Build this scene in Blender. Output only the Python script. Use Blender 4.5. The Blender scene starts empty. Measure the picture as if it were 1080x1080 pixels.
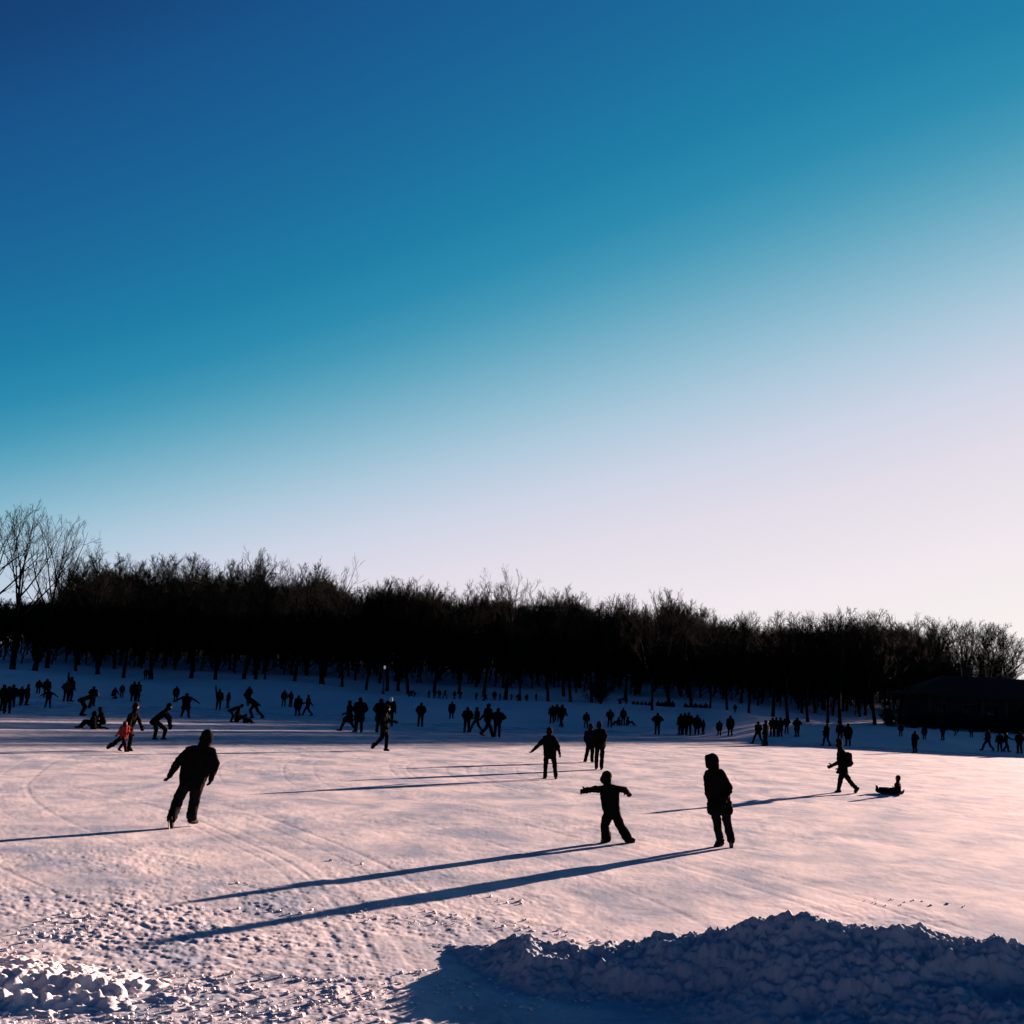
import bpy, math, random
import numpy as np
from mathutils import Vector, Matrix

# ------------------------------------------------------------------ camera
SC = bpy.context.scene
COL = SC.collection
F, HC = 1185.0, 2.65                  # focal length in photo pixels, eye height over the ice
YH, ROLL = 731.0, math.atan(0.054)    # horizon row at the centre column, camera roll
CR, SR = math.cos(ROLL), math.sin(ROLL)
PITCH = math.atan((YH - 540) / F * CR)
CP, SP = math.cos(PITCH), math.sin(PITCH)
FWD = np.array([0, CP, SP]); UP0 = np.array([0, -SP, CP]); RT0 = np.array([1.0, 0, 0])
RGT = CR * RT0 + SR * UP0; UPV = -SR * RT0 + CR * UP0
CAM = np.array([0, 0, HC])
cam = bpy.data.cameras.new('camera'); cam_ob = bpy.data.objects.new('camera', cam); COL.objects.link(cam_ob)
cam.sensor_width = 36; cam.lens = 36 * F / 1080; cam.clip_end = 8000; cam.clip_start = 0.1
cam_ob.matrix_world = Matrix(((RGT[0], UPV[0], -FWD[0], CAM[0]), (RGT[1], UPV[1], -FWD[1], CAM[1]),
                              (RGT[2], UPV[2], -FWD[2], CAM[2]), (0, 0, 0, 1)))
SC.camera = cam_ob

# ------------------------------------------------------------------ sky, sun, exposure
SUN_AZ, SUN_EL = math.radians(36.0), math.radians(7.6)
SC.view_settings.view_transform = 'Standard'; SC.view_settings.look = 'None'
SC.view_settings.gamma = 1.0; SC.view_settings.exposure = 2.6
world = bpy.data.worlds.new('World'); SC.world = world; world.use_nodes = True
nt = world.node_tree; bg = nt.nodes['Background']; bg.inputs[1].default_value = 0.1
sky = nt.nodes.new('ShaderNodeTexSky'); sky.sky_type = 'NISHITA'; sky.sun_disc = False
sky.sun_elevation = SUN_EL; sky.sun_rotation = SUN_AZ
sky.altitude = 300; sky.air_density = 1.0; sky.dust_density = 0.1; sky.ozone_density = 1.0
# the photograph's colour grade of the clear winter sky: scattered brightness -> deep blue .. cyan .. pale lilac
sep = nt.nodes.new('ShaderNodeSeparateColor'); nt.links.new(sky.outputs[0], sep.inputs[0])
mul = nt.nodes.new('ShaderNodeMath'); mul.operation = 'MULTIPLY'; mul.inputs[1].default_value = 0.05
nt.links.new(sep.outputs[1], mul.inputs[0])
powr = nt.nodes.new('ShaderNodeMath'); powr.operation = 'POWER'; powr.inputs[1].default_value = 1 / 2.2
nt.links.new(mul.outputs[0], powr.inputs[0])
# the sky darkens steadily with the angle from the sun
tco = nt.nodes.new('ShaderNodeTexCoord'); dot = nt.nodes.new('ShaderNodeVectorMath'); dot.operation = 'DOT_PRODUCT'
nt.links.new(tco.outputs['Generated'], dot.inputs[0])
dot.inputs[1].default_value = (math.sin(SUN_AZ) * math.cos(SUN_EL), math.cos(SUN_AZ) * math.cos(SUN_EL), math.sin(SUN_EL))
fal = nt.nodes.new('ShaderNodeMath'); fal.operation = 'MULTIPLY_ADD'; fal.inputs[1].default_value = 0.22; fal.inputs[2].default_value = 0.78
nt.links.new(dot.outputs['Value'], fal.inputs[0])
drv = nt.nodes.new('ShaderNodeMath'); drv.operation = 'MULTIPLY'
nt.links.new(powr.outputs[0], drv.inputs[0]); nt.links.new(fal.outputs[0], drv.inputs[1])
ramp = nt.nodes.new('ShaderNodeValToRGB'); nt.links.new(drv.outputs[0], ramp.inputs[0])
def lin(c):
    c = c / 255.0
    return c / 12.92 if c <= 0.04045 else ((c + 0.055) / 1.055) ** 2.4
SKY = [(52, (14, 42, 86)), (69, (22, 67, 120)), (73, (24, 83, 138)), (78, (26, 96, 148)), (83, (28, 108, 156)), (90, (32, 126, 167)), (95, (46, 140, 176)),
       (99, (70, 153, 184)), (103, (98, 167, 193)), (107, (125, 179, 203)), (111, (147, 190, 211)), (117, (176, 202, 221)), (126, (206, 213, 230)), (138, (227, 221, 233)),
       (158, (241, 233, 238)), (185, (249, 242, 239))]
el = ramp.color_ramp.elements
while len(el) < len(SKY): el.new(0.5)
for e, (g, c) in zip(el, SKY):
    e.position = g / 255.0
for e, (g, c) in zip(el, SKY):
    e.color = (lin(c[0]), lin(c[1]), lin(c[2]), 1)
gain = nt.nodes.new('ShaderNodeVectorMath'); gain.operation = 'SCALE'; gain.inputs['Scale'].default_value = 10.0 / 2 ** SC.view_settings.exposure
nt.links.new(ramp.outputs[0], gain.inputs[0]); nt.links.new(gain.outputs[0], bg.inputs[0])
sun = bpy.data.lights.new('sun', 'SUN'); sun.energy = 4.9; sun.angle = math.radians(0.5); sun.color = (1.0, 0.64, 0.52)
sun_ob = bpy.data.objects.new('sun', sun); COL.objects.link(sun_ob); sun_ob.location = (60, 80, 40)
SUNDIR = Vector((math.sin(SUN_AZ) * math.cos(SUN_EL), math.cos(SUN_AZ) * math.cos(SUN_EL), math.sin(SUN_EL)))
sun_ob.rotation_euler = SUNDIR.to_track_quat('Z', 'Y').to_euler()

# ------------------------------------------------------------------ helpers
def ray(px, py):
    u, v = (px - 540) / F, (540 - py) / F
    return RGT * u + UPV * v + FWD
def project(P):
    r = np.asarray(P, float) - CAM
    w = r @ FWD
    return 540 + F * (r @ RGT) / w, 540 - F * (r @ UPV) / w
def z_at(X, Y, fy):
    """height at ground position (X, Y) that appears on image row fy(px)"""
    z = 5.0
    for _ in range(8):
        px, py = project((X, Y, z))
        z += (py - fy(px)) * Y / F
    return z

def mesh_np(name, v, f):
    v = np.asarray(v, np.float32); f = np.asarray(f, np.int32)
    me = bpy.data.meshes.new(name)
    me.vertices.add(len(v)); me.vertices.foreach_set('co', v.ravel())
    k = f.shape[1]
    me.loops.add(f.size); me.loops.foreach_set('vertex_index', f.ravel())
    me.polygons.add(len(f)); me.polygons.foreach_set('loop_start', np.arange(0, f.size, k, dtype=np.int32))
    me.polygons.foreach_set('loop_total', np.full(len(f), k, np.int32))
    me.update(calc_edges=True); me.validate()
    return me
def smooth(me, on=True):
    me.polygons.foreach_set('use_smooth', np.full(len(me.polygons), on)); me.update()
def link(name, me, mat=None, parent=None):
    o = bpy.data.objects.new(name, me); COL.objects.link(o)
    if mat is not None and me is not None and not me.materials: me.materials.append(mat)
    if parent is not None: o.parent = parent
    return o
def tag(o, label, cat, group=None):
    o['label'] = label; o['category'] = cat
    if group: o['group'] = group
    return o
def empty(name, loc, rz=0.0, s=1.0):
    o = bpy.data.objects.new(name, None); COL.objects.link(o)
    o.location = loc; o.rotation_euler = (0, 0, rz); o.scale = (s, s, s); o.empty_display_size = 0.2
    return o

def _hash(ix, iy, seed):
    h = (ix.astype(np.int64) * 374761393 + iy.astype(np.int64) * 668265263 + seed * 974711) & 0xFFFFFFFF
    h = ((h ^ (h >> 13)) * 1274126177) & 0xFFFFFFFF
    h = h ^ (h >> 16)
    return (h & 0xFFFF) / 65535.0
def noise(x, y, seed=0):
    ix, iy = np.floor(x), np.floor(y); fx, fy = x - ix, y - iy
    fx = fx * fx * fx * (fx * (fx * 6 - 15) + 10); fy = fy * fy * fy * (fy * (fy * 6 - 15) + 10)
    a, b = _hash(ix, iy, seed), _hash(ix + 1, iy, seed)
    c, d = _hash(ix, iy + 1, seed), _hash(ix + 1, iy + 1, seed)
    return (a + (b - a) * fx) * (1 - fy) + (c + (d - c) * fx) * fy - 0.5
def fbm(x, y, seed=0, n=4, gain_=0.5):
    s, a, k = 0, 1.0, 1.0
    for i in range(n):
        s = s + a * noise(x * k + 17.3 * i, y * k - 9.1 * i, seed + i); a *= gain_; k *= 2.03
    return s
def cells(x, y, seed=0):
    """lumps: 1 at the centre of each random cell, falling to 0 at its rim"""
    ix, iy = np.floor(x), np.floor(y); best = np.full(np.shape(x), 9.0); hh = np.zeros(np.shape(x))
    for dx in (-1, 0, 1):
        for dy in (-1, 0, 1):
            cx, cy = ix + dx, iy + dy
            qx = cx + _hash(cx, cy, seed); qy = cy + _hash(cx, cy, seed + 7)
            r = 0.3 + 0.6 * _hash(cx, cy, seed + 3)
            d = np.hypot(x - qx, y - qy) / r
            m = d < best
            best = np.where(m, d, best); hh = np.where(m, r, hh)
    return hh * np.clip(1 - best ** 2, 0, 1) ** 0.5

# ------------------------------------------------------------------ materials
def mat_base(name):
    m = bpy.data.materials.new(name); m.use_nodes = True
    return m, m.node_tree, m.node_tree.nodes['Principled BSDF']
def plain(name, col, rough=0.8, var=0.25, scale=12.0, spec=0.3):
    m, t, b = mat_base(name)
    tc = t.nodes.new('ShaderNodeTexCoord'); n = t.nodes.new('ShaderNodeTexNoise'); n.inputs['Scale'].default_value = scale
    n.inputs['Detail'].default_value = 4
    t.links.new(tc.outputs['Object'], n.inputs['Vector'])
    r = t.nodes.new('ShaderNodeValToRGB'); t.links.new(n.outputs[0], r.inputs[0])
    r.color_ramp.elements[0].position = 0.3; r.color_ramp.elements[1].position = 0.7
    r.color_ramp.elements[0].color = (*[c * (1 - var) for c in col], 1)
    r.color_ramp.elements[1].color = (*[min(1, c * (1 + var)) for c in col], 1)
    t.links.new(r.outputs[0], b.inputs['Base Color'])
    b.inputs['Roughness'].default_value = rough; b.inputs['Specular IOR Level'].default_value = spec
    return m
def snow_mat(name, ice=0.0, bump=0.3, bscale=30.0, hi=(0.62, 0.61, 0.615)):
    m, t, b = mat_base(name)
    geo = t.nodes.new('ShaderNodeNewGeometry')
    mp = t.nodes.new('ShaderNodeMapping'); t.links.new(geo.outputs['Position'], mp.inputs['Vector'])
    mp.inputs['Scale'].default_value = (0.42, 0.30, 1); mp.inputs['Rotation'].default_value = (0, 0, math.radians(20))
    n1 = t.nodes.new('ShaderNodeTexNoise'); n1.inputs['Scale'].default_value = 1.5; n1.inputs['Detail'].default_value = 9
    n1.inputs['Distortion'].default_value = 0.5; n1.inputs['Roughness'].default_value = 0.72
    t.links.new(mp.outputs[0], n1.inputs['Vector'])
    r = t.nodes.new('ShaderNodeValToRGB'); t.links.new(n1.outputs[0], r.inputs[0])
    r.color_ramp.elements[0].position = 0.38; r.color_ramp.elements[1].position = 0.60
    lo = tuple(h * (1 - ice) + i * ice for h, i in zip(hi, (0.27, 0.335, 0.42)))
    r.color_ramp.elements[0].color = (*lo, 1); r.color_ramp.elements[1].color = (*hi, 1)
    t.links.new(r.outputs[0], b.inputs['Base Color'])
    rr = t.nodes.new('ShaderNodeMapRange'); t.links.new(n1.outputs[0], rr.inputs[0])
    rr.inputs[1].default_value = 0.36; rr.inputs[2].default_value = 0.62
    rr.inputs[3].default_value = 0.9; rr.inputs[4].default_value = 1.0
    t.links.new(rr.outputs[0], b.inputs['Roughness'])
    b.inputs['Specular IOR Level'].default_value = 0.005
    n2 = t.nodes.new('ShaderNodeTexNoise'); n2.inputs['Scale'].default_value = bscale; n2.inputs['Detail'].default_value = 6
    t.links.new(geo.outputs['Position'], n2.inputs['Vector'])
    bp = t.nodes.new('ShaderNodeBump'); bp.inputs['Strength'].default_value = bump; bp.inputs['Distance'].default_value = 0.01
    t.links.new(n2.outputs[0], bp.inputs['Height']); t.links.new(bp.outputs[0], b.inputs['Normal'])
    return m
M = {}
M['lake'] = snow_mat('skated_snow_on_ice', 1.0, 0.22, 22)
M['snow'] = snow_mat('powder_snow', 0.05, 0.35, 14)
M['bank'] = snow_mat('ploughed_snow', 0.12, 0.6, 40)
M['bank_shade'] = snow_mat('ploughed_snow_painted_shade', 0.3, 0.5, 40, (0.32, 0.385, 0.44))  # darker blue-grey copy of the ploughed snow: the bank's shade painted into its colour
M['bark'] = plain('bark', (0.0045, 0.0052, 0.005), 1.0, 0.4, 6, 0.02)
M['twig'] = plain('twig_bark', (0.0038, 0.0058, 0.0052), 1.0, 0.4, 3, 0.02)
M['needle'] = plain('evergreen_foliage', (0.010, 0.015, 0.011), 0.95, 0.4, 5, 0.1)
M['skin'] = plain('skin', (0.11, 0.06, 0.042), 0.7, 0.1, 20)
M['eye'] = plain('eye', (0.02, 0.02, 0.02), 0.2, 0.1, 20)
M['hair'] = plain('hair', (0.006, 0.005, 0.004), 0.9, 0.3, 60, 0.05)
M['leather'] = plain('skate_leather', (0.006, 0.006, 0.007), 0.8, 0.2, 30, 0.05)
M['steel'] = plain('steel', (0.05, 0.05, 0.055), 0.7, 0.1, 30); M['steel'].node_tree.nodes['Principled BSDF'].inputs['Metallic'].default_value = 1
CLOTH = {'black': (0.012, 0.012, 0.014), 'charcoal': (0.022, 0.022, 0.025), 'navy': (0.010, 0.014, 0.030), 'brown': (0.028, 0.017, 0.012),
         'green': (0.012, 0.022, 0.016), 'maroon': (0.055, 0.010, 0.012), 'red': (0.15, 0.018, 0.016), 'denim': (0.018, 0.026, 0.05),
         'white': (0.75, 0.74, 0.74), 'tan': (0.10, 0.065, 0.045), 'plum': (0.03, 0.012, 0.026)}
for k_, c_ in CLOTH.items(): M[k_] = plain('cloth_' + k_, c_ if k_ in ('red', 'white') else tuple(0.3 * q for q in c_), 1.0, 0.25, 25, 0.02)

# ------------------------------------------------------------------ terrain
def yh(px): return YH + 0.054 * (px - 540)
# per photo column: (distance, image row) of shore, bank, crest, dip behind it, foot of the wood, far ground
PROFILE = {
    -500: [(70, None), (95, 684), (112, 676), (128, 668), (170, 665), (420, 660)],
    0:    [(76, None), (94, 712), (104, 704), (112, 706), (127, 698), (170, 694), (250, 684), (420, 680)],
    150:  [(86, None), (100, 722), (110, 716), (116, 718), (130, 707), (170, 694), (250, 660), (420, 640)],
    300:  [(92, None), (105, 727), (113, 718), (118, 720), (130, 713), (170, 700), (250, 668), (420, 650)],
    450:  [(84, None), (96, 743), (104, 736), (109, 739), (128, 723), (170, 708), (250, 674), (420, 655)],
    600:  [(88, None), (98, 749), (106, 739), (111, 742), (128, 729), (170, 716), (250, 682), (420, 665)],
    750:  [(91, None), (100, 759), (108, 747), (114, 749), (129, 739), (170, 726), (250, 694), (420, 680)],
    900:  [(88, None), (102, 770), (110, 764), (116, 763), (131, 756), (170, 743), (250, 718), (420, 705)],
    1080: [(85, None), (106, 779), (120, 771), (130, 769), (150, 763), (420, 752)],
    1600: [(85, None), (106, 807), (120, 799), (130, 796), (160, 789), (420, 780)],
}
PCOL = sorted(PROFILE)
GD = np.concatenate([np.arange(60, 440, 1.0), [700, 1200, 3500]])
def _col(px):
    pts = PROFILE[px]; D = [60, pts[0][0]]; Z = [0.0, 0.0]
    for d, y in pts[1:]:
        D.append(d); Z.append(HC - (y - yh(px)) * d / F)
    D += [1000, 3500]; Z += [Z[-1] + 3, Z[-1] + 4]
    z = np.interp(GD, D, Z); k = np.array([1, 2, 3, 2, 1.]) / 9
    zz = z.copy(); zz[2:-2] = np.convolve(z, k, 'valid')
    zz[:3] = 0; zz[-5:] = z[-5:]
    return zz
PTAB = np.array([_col(p) for p in PCOL])
PAZ = np.array([(p - 540) / F for p in PCOL])
SHORE = np.array([PROFILE[p][0][0] for p in PCOL], float)
def shore(t): return np.interp(t, PAZ, SHORE)
def ground(X, Y, fine=True):
    X = np.asarray(X, float); Y = np.asarray(Y, float)
    D = np.hypot(X, Y); t = np.clip(np.where(Y > 1e-3, X / np.maximum(Y, 1e-3), np.sign(X) * 9), PAZ[0], PAZ[-1])
    j = np.clip(np.searchsorted(PAZ, t) - 1, 0, len(PAZ) - 2)
    w = (t - PAZ[j]) / (PAZ[j + 1] - PAZ[j]); w = w * w * (3 - 2 * w)
    Yc = np.where(Y > 5, Y, D)
    gi = np.clip(np.searchsorted(GD, Yc) - 1, 0, len(GD) - 2)
    wd = np.clip((Yc - GD[gi]) / (GD[gi + 1] - GD[gi]), 0, 1)
    z0 = PTAB[j, gi] * (1 - wd) + PTAB[j, gi + 1] * wd
    z1 = PTAB[j + 1, gi] * (1 - wd) + PTAB[j + 1, gi + 1] * wd
    z = z0 * (1 - w) + z1 * w
    bankmask = np.clip((Yc - shore(t) - 1) / 8, 0, 1)
    z = z + bankmask * np.clip(1 - (Yc - 300) / 100, 0, 1) * 0.28 * fbm(X / 7.0, Y / 5.0, 5, 4)
    # the bank the photographer stands on, below and behind the camera
    back = np.clip((-Y - 0.5) / 3.0, 0, 1)
    z = np.where(D < 8.0, 0, z) * np.where(Y > -0.5, 1, 0) + 0.5 * back * back * (3 - 2 * back)
    k_ = np.clip((D - 1.0) / 1.6, 0, 1); z = np.maximum(z, 0.95 * (1 - k_ * k_ * (3 - 2 * k_)))
    if fine:
        lake = 1 - bankmask
        a = np.interp(D, [7, 10, 13, 17, 22, 30, 60], [1.0, 1.0, 0.75, 0.36, 0.13, 0.03, 0.0])
        left = np.clip(1 - (X + 2.5) / 9, 0.6, 1.2)
        patch = np.clip(0.75 + 1.3 * fbm(X / 1.7, Y / 1.5, 15, 4), 0.3, 1.3)
        c = fbm(X / 0.085, Y / 0.085, 11, 3, 0.65)
        crumb = np.clip(cells(X / 0.06, Y / 0.06, 21) - 0.45, 0, 1) * np.clip(noise(X / 0.35, Y / 0.35, 4) * 4 + .4, 0, 1)
        crumb2 = np.clip(cells((X + 0.05 * c) / 0.13, (Y + 0.05 * c) / 0.13, 31) - 0.5, 0, 1) * np.clip(noise(X / 0.7, Y / 0.5, 8) * 5 + 0.1, 0, 1)
        z = z + lake * a * left * patch * (0.012 * c + 0.026 * crumb + 0.022 * crumb2)
        # shallow ridges left by the plough and skates, slowly bending arcs
        R = np.hypot(X + 30, Y - 5); R2 = np.hypot(X - 22, Y - 40)
        scuff = fbm(X / 0.32, Y / 0.32, 61, 4, 0.7)
        track = np.clip(noise(R / 0.16 + 2 * noise(X / 4, Y / 4, 2), X / 40.0, 43) * 5 - 1.3, 0, 1) + np.clip(noise(R2 / 0.13 + 2 * noise(X / 5, Y / 5, 3), Y / 40.0, 47) * 5 - 1.4, 0, 1)
        z = z + lake * (0.0042 * scuff * np.clip(1 + 2.0 * fbm(X / 2.5, Y / 2.5, 65, 3), .25, 2) + 0.009 * fbm(X / 1.5, Y / 1.9, 51, 3) - 0.004 * track)
    return z
def zg(x, y): return float(ground(np.array([x]), np.array([y]))[0])

az = np.radians(np.concatenate([np.linspace(-180, -60, 25), np.linspace(-58, -30, 29), np.linspace(-29, 29, 930), np.linspace(30, 58, 29), np.linspace(60, 180, 25)]))
D_ = [0.4, 1, 2, 3, 4, 5, 6, 7, 7.6, 8.2]
while D_[-1] < 140:
    d = D_[-1]; D_.append(d + max(0.028, d * d / (HC * F) * (0.9 if d < 30 else 0.55 if d < 90 else 0.33)))
while D_[-1] < 3300: D_.append(D_[-1] * 1.16)
D_ = np.array(D_)
AZ, DD = np.meshgrid(az, D_, indexing='ij')
GX, GY = np.sin(AZ) * DD, np.cos(AZ) * DD
GZ = ground(GX, GY)
nA, nD = len(az), len(D_)
idx = np.arange(nA * nD).reshape(nA, nD)
quads = np.stack([idx[:-1, :-1], idx[1:, :-1], idx[1:, 1:], idx[:-1, 1:]], -1)
lake_mask = (GY[:-1, :-1] < shore(np.clip(GX[:-1, :-1] / np.maximum(GY[:-1, :-1], 1e-3), PAZ[0], PAZ[-1]))) & (DD[:-1, :-1] >= 8.2) & (np.abs(AZ[:-1, :-1]) < 1.2)
V = np.stack([GX.ravel(), GY.ravel(), GZ.ravel()], -1)
def submesh(name, q, mat):
    q = q.reshape(-1, 4); u, inv = np.unique(q, return_inverse=True)
    me = mesh_np(name, V[u], inv.reshape(-1, 4)[:, ::-1]); smooth(me)
    o = link(name, me, mat); o['kind'] = 'structure'
    return o
lake = submesh('frozen_lake', quads[lake_mask], M['lake'])
snow_ground = submesh('snow_ground', quads[~lake_mask], M['snow'])
lake['label'] = 'frozen lake covered with skated pink and blue snow'
snow_ground['label'] = 'snowy banks rising round the lake to the wood'

def hit(px, py, dmax=400):
    """where the sight line through a pixel meets the ground"""
    d = ray(px, py); t = np.linspace(6, dmax, 8000) / d[1]
    P = CAM + t[:, None] * d
    g = ground(P[:, 0], P[:, 1], fine=False)
    k = np.argmax(P[:, 2] <= g)
    if P[k, 2] > g[k]: return None
    x, y = P[k, 0], P[k, 1]
    return np.array([x, y, zg(x, y)])

# ------------------------------------------------------------------ ploughed snow banks in the foreground
def heap(name, x0, x1, y0, y1, sx, sy, hfun, label, mat='bank'):
    xs = np.arange(x0, x1, sx); ys = np.arange(y0, y1, sy)
    X, Y = np.meshgrid(xs, ys, indexing='ij')
    g = ground(X, Y); h = hfun(X, Y)
    Z = g - 0.05 + h
    i = np.arange(X.size).reshape(X.shape)
    q = np.stack([i[:-1, :-1], i[1:, :-1], i[1:, 1:], i[:-1, 1:]], -1)
    keep = np.maximum(np.maximum(h[:-1, :-1], h[1:, 1:]), np.maximum(h[1:, :-1], h[:-1, 1:])) > 0.0
    q = q[keep].reshape(-1, 4); u, inv = np.unique(q, return_inverse=True)
    P = np.stack([X.ravel(), Y.ravel(), Z.ravel()], -1)[u]
    c = np.array([P[:, 0].mean(), P[:, 1].mean(), 0.0])
    me = mesh_np(name, P - c, inv.reshape(-1, 4)); smooth(me)
    o = link(name, me, M[mat]); o.location = c
    tag(o, label, 'snow bank')
    return o
CREST = [(430, 1040, 12.4), (470, 1020, 12.3), (520, 992, 12.0), (560, 980, 11.8), (610, 987, 11.6), (660, 991, 11.5), (720, 986, 11.4), (790, 978, 11.2), (850, 970, 11.0),
         (905, 967, 10.9), (965, 970, 10.8), (1010, 984, 10.7), (1080, 996, 10.5), (1200, 1000, 10.2), (1400, 1060, 10.0)]
cx, cy, cz = [], [], []
for px, py, Y in CREST:
    d = ray(px, py); P = CAM + d * Y / d[1]; cx.append(P[0]); cy.append(P[1]); cz.append(max(P[2], 0.05))
cz[0] = 0.02
def bank_h(X, Y):
    Yc = np.interp(X, cx, cy) + 0.10 * fbm(X / 0.5, X * 0, 71, 3); H = np.interp(X, cx, cz)
    H = np.where(X < cx[0], 0, H) + 0.02
    s = Y - Yc
    prof = np.where(s < 0, np.clip(1 + s / (0.9 + 2.3 * H), 0, 1) ** 1.1, np.clip(1 - s / (0.30 + 0.75 * H), 0, 1) ** 0.9)
    prof = prof * prof * (3 - 2 * prof) * 0.35 + prof * 0.65
    env = np.clip(prof * 2.2, 0, 1) * np.clip(H / 0.3, 0, 1)
    Xw = X + 0.10 * fbm(X / 0.3, Y / 0.3, 81, 3); Yw = Y + 0.10 * fbm(X / 0.3, Y / 0.3, 85, 3)
    lumps = (0.06 * cells(Xw / 0.46, Yw / 0.30, 91) + 0.026 * cells(Xw / 0.19, Yw / 0.13, 95)) * np.clip(0.8 + 2.2 * fbm(X / 1.1, Y / 0.8, 93, 2), 0, 1.5) + 0.032 * cells(Xw / 0.075, Yw / 0.06, 97)
    h = H * prof * 0.93 + env * (lumps - 0.045 + 0.20 * fbm(X / 0.9, Y / 0.55, 99, 4, 0.5) + 0.07 * np.abs(fbm(X / 0.22, Y / 0.13, 103, 4, 0.6)) + 0.042 * fbm(X / 0.05, Y / 0.05, 101, 2, 0.6))
    return np.where(prof > 0.02, h, -0.1)
heap('snow_bank', cx[0] - 0.3, cx[-1], 7.4, 13.6, 0.014, 0.02, bank_h, 'large lumpy ploughed snow bank in blue shade at lower right', 'bank_shade')
def low_h(X, Y):
    d = ray(0, 1060); c0 = CAM + d * 10.2 / d[1]
    e = ((X - c0[0] + 0.6) / 2.6) ** 2 + ((Y - 9.9) / 1.15) ** 2
    base = np.clip(1 - e, 0, 1)
    Xw = X + 0.08 * fbm(X / 0.25, Y / 0.25, 181, 3); Yw = Y + 0.08 * fbm(X / 0.25, Y / 0.25, 185, 3)
    lumps = 0.065 * cells(Xw / 0.24, Yw / 0.24, 191) + 0.045 * cells(Xw / 0.11, Yw / 0.11, 195) + 0.018 * cells(Xw / 0.07, Yw / 0.07, 198)
    h = 0.10 * base + np.clip(base * 1.4, 0, 1) * (lumps - 0.05 + 0.11 * fbm(X / 0.28, Y / 0.28, 199, 4, .6) + 0.018 * fbm(X / 0.05, Y / 0.05, 201, 2, 0.6))
    return np.where(base > 0.02, h + 0.02, -0.1)
heap('snow_bank', -8.0, -1.4, 8.5, 11.4, 0.014, 0.02, low_h, 'low heap of broken sunlit snow lumps at lower left corner')

def chunk_mesh(seed):
    import bmesh
    rnd = random.Random(seed); bm = bmesh.new(); bmesh.ops.create_icosphere(bm, subdivisions=1, radius=1)
    for v in bm.verts:
        v.co *= 0.6 + 0.7 * rnd.random(); v.co.z *= 0.7
    me = bpy.data.meshes.new('snow_crumb'); bm.to_mesh(me); bm.free(); return me
_cm = chunk_mesh(3); cv = np.array([v.co[:] for v in _cm.vertices]); cf = np.array([p.vertices[:] for p in _cm.polygons])
bpy.data.meshes.remove(_cm)
rng = np.random.default_rng(5)
pv, pf = [], []
n_try = 9000
for i in range(n_try):
    Y = 8.8 + 9.5 * rng.random() ** 1.9; X = (rng.random() * 2 - 1) * 0.56 * Y
    dens = float(noise(np.array([X / 1.1]), np.array([Y / 0.8]), 301)[0])
    if dens < 0.0 + 0.045 * (Y - 9) + (0.12 if X > 1 else 0): continue
    r = 0.008 + 0.026 * rng.random() ** 4
    a = rng.random() * 6.28; ca, sa = math.cos(a), math.sin(a)
    w = cv * r * (0.8 + 0.5 * rng.random(3)); w = w @ np.array([[ca, -sa, 0], [sa, ca, 0], [0, 0, 1]])
    pf.append(cf + len(pv) * len(cv)); pv.append(w + np.array([X, Y, 0]) + 0)
pos = np.array([w.mean(0) for w in pv]); gz = ground(pos[:, 0], pos[:, 1])
pv = [w + np.array([0, 0, g + 0.004]) for w, g in zip(pv, gz)]
crumbs = link('snow_crumbs', mesh_np('snow_crumbs', np.concatenate(pv), np.concatenate(pf)), M['bank'])
crumbs['kind'] = 'stuff'; crumbs['label'] = 'small broken snow crumbs scattered over the near ice'; crumbs['category'] = 'snow'

# ------------------------------------------------------------------ bare trees
def tube(pts, rad, k, V_, F_, off):
    pts = np.asarray(pts); n = len(pts)
    d = np.gradient(pts, axis=0); d /= np.linalg.norm(d, axis=1)[:, None] + 1e-9
    ref = np.array([0.31, 0.17, 0.93]) if abs(d[0, 2]) < 0.8 else np.array([0.93, 0.31, 0.1])
    a = np.cross(d, ref); a /= np.linalg.norm(a, axis=1)[:, None] + 1e-9; b = np.cross(d, a)
    th = np.arange(k) * 2 * math.pi / k
    ring = a[:, None, :] * np.cos(th)[None, :, None] + b[:, None, :] * np.sin(th)[None, :, None]
    P = pts[:, None, :] + ring * np.asarray(rad)[:, None, None]
    V_.append(P.reshape(-1, 3))
    i = np.arange(n * k).reshape(n, k); j = np.roll(i, -1, axis=1)
    F_.append(np.stack([i[:-1], j[:-1], j[1:], i[1:]], -1).reshape(-1, 4) + off)
    return off + n * k
def unit(v): return v / (np.linalg.norm(v) + 1e-9)
def grow(rs, p, d, L, n, up, wander):
    pts = [p]; d = unit(d)
    for i in range(n):
        d = unit(d + np.array([0, 0, up]) + rs.normal(0, wander, 3)); pts.append(pts[-1] + d * L / n)
    return np.array(pts)
def along(pts, t):
    x = t * (len(pts) - 1); i = min(int(x), len(pts) - 2); w = x - i
    return pts[i] * (1 - w) + pts[i + 1] * w, unit(pts[i + 1] - pts[i])
def turned(rs, d, ang):
    r = unit(np.cross(d, rs.normal(0, 1, 3))); return unit(d * math.cos(ang) + r * math.sin(ang))
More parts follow.
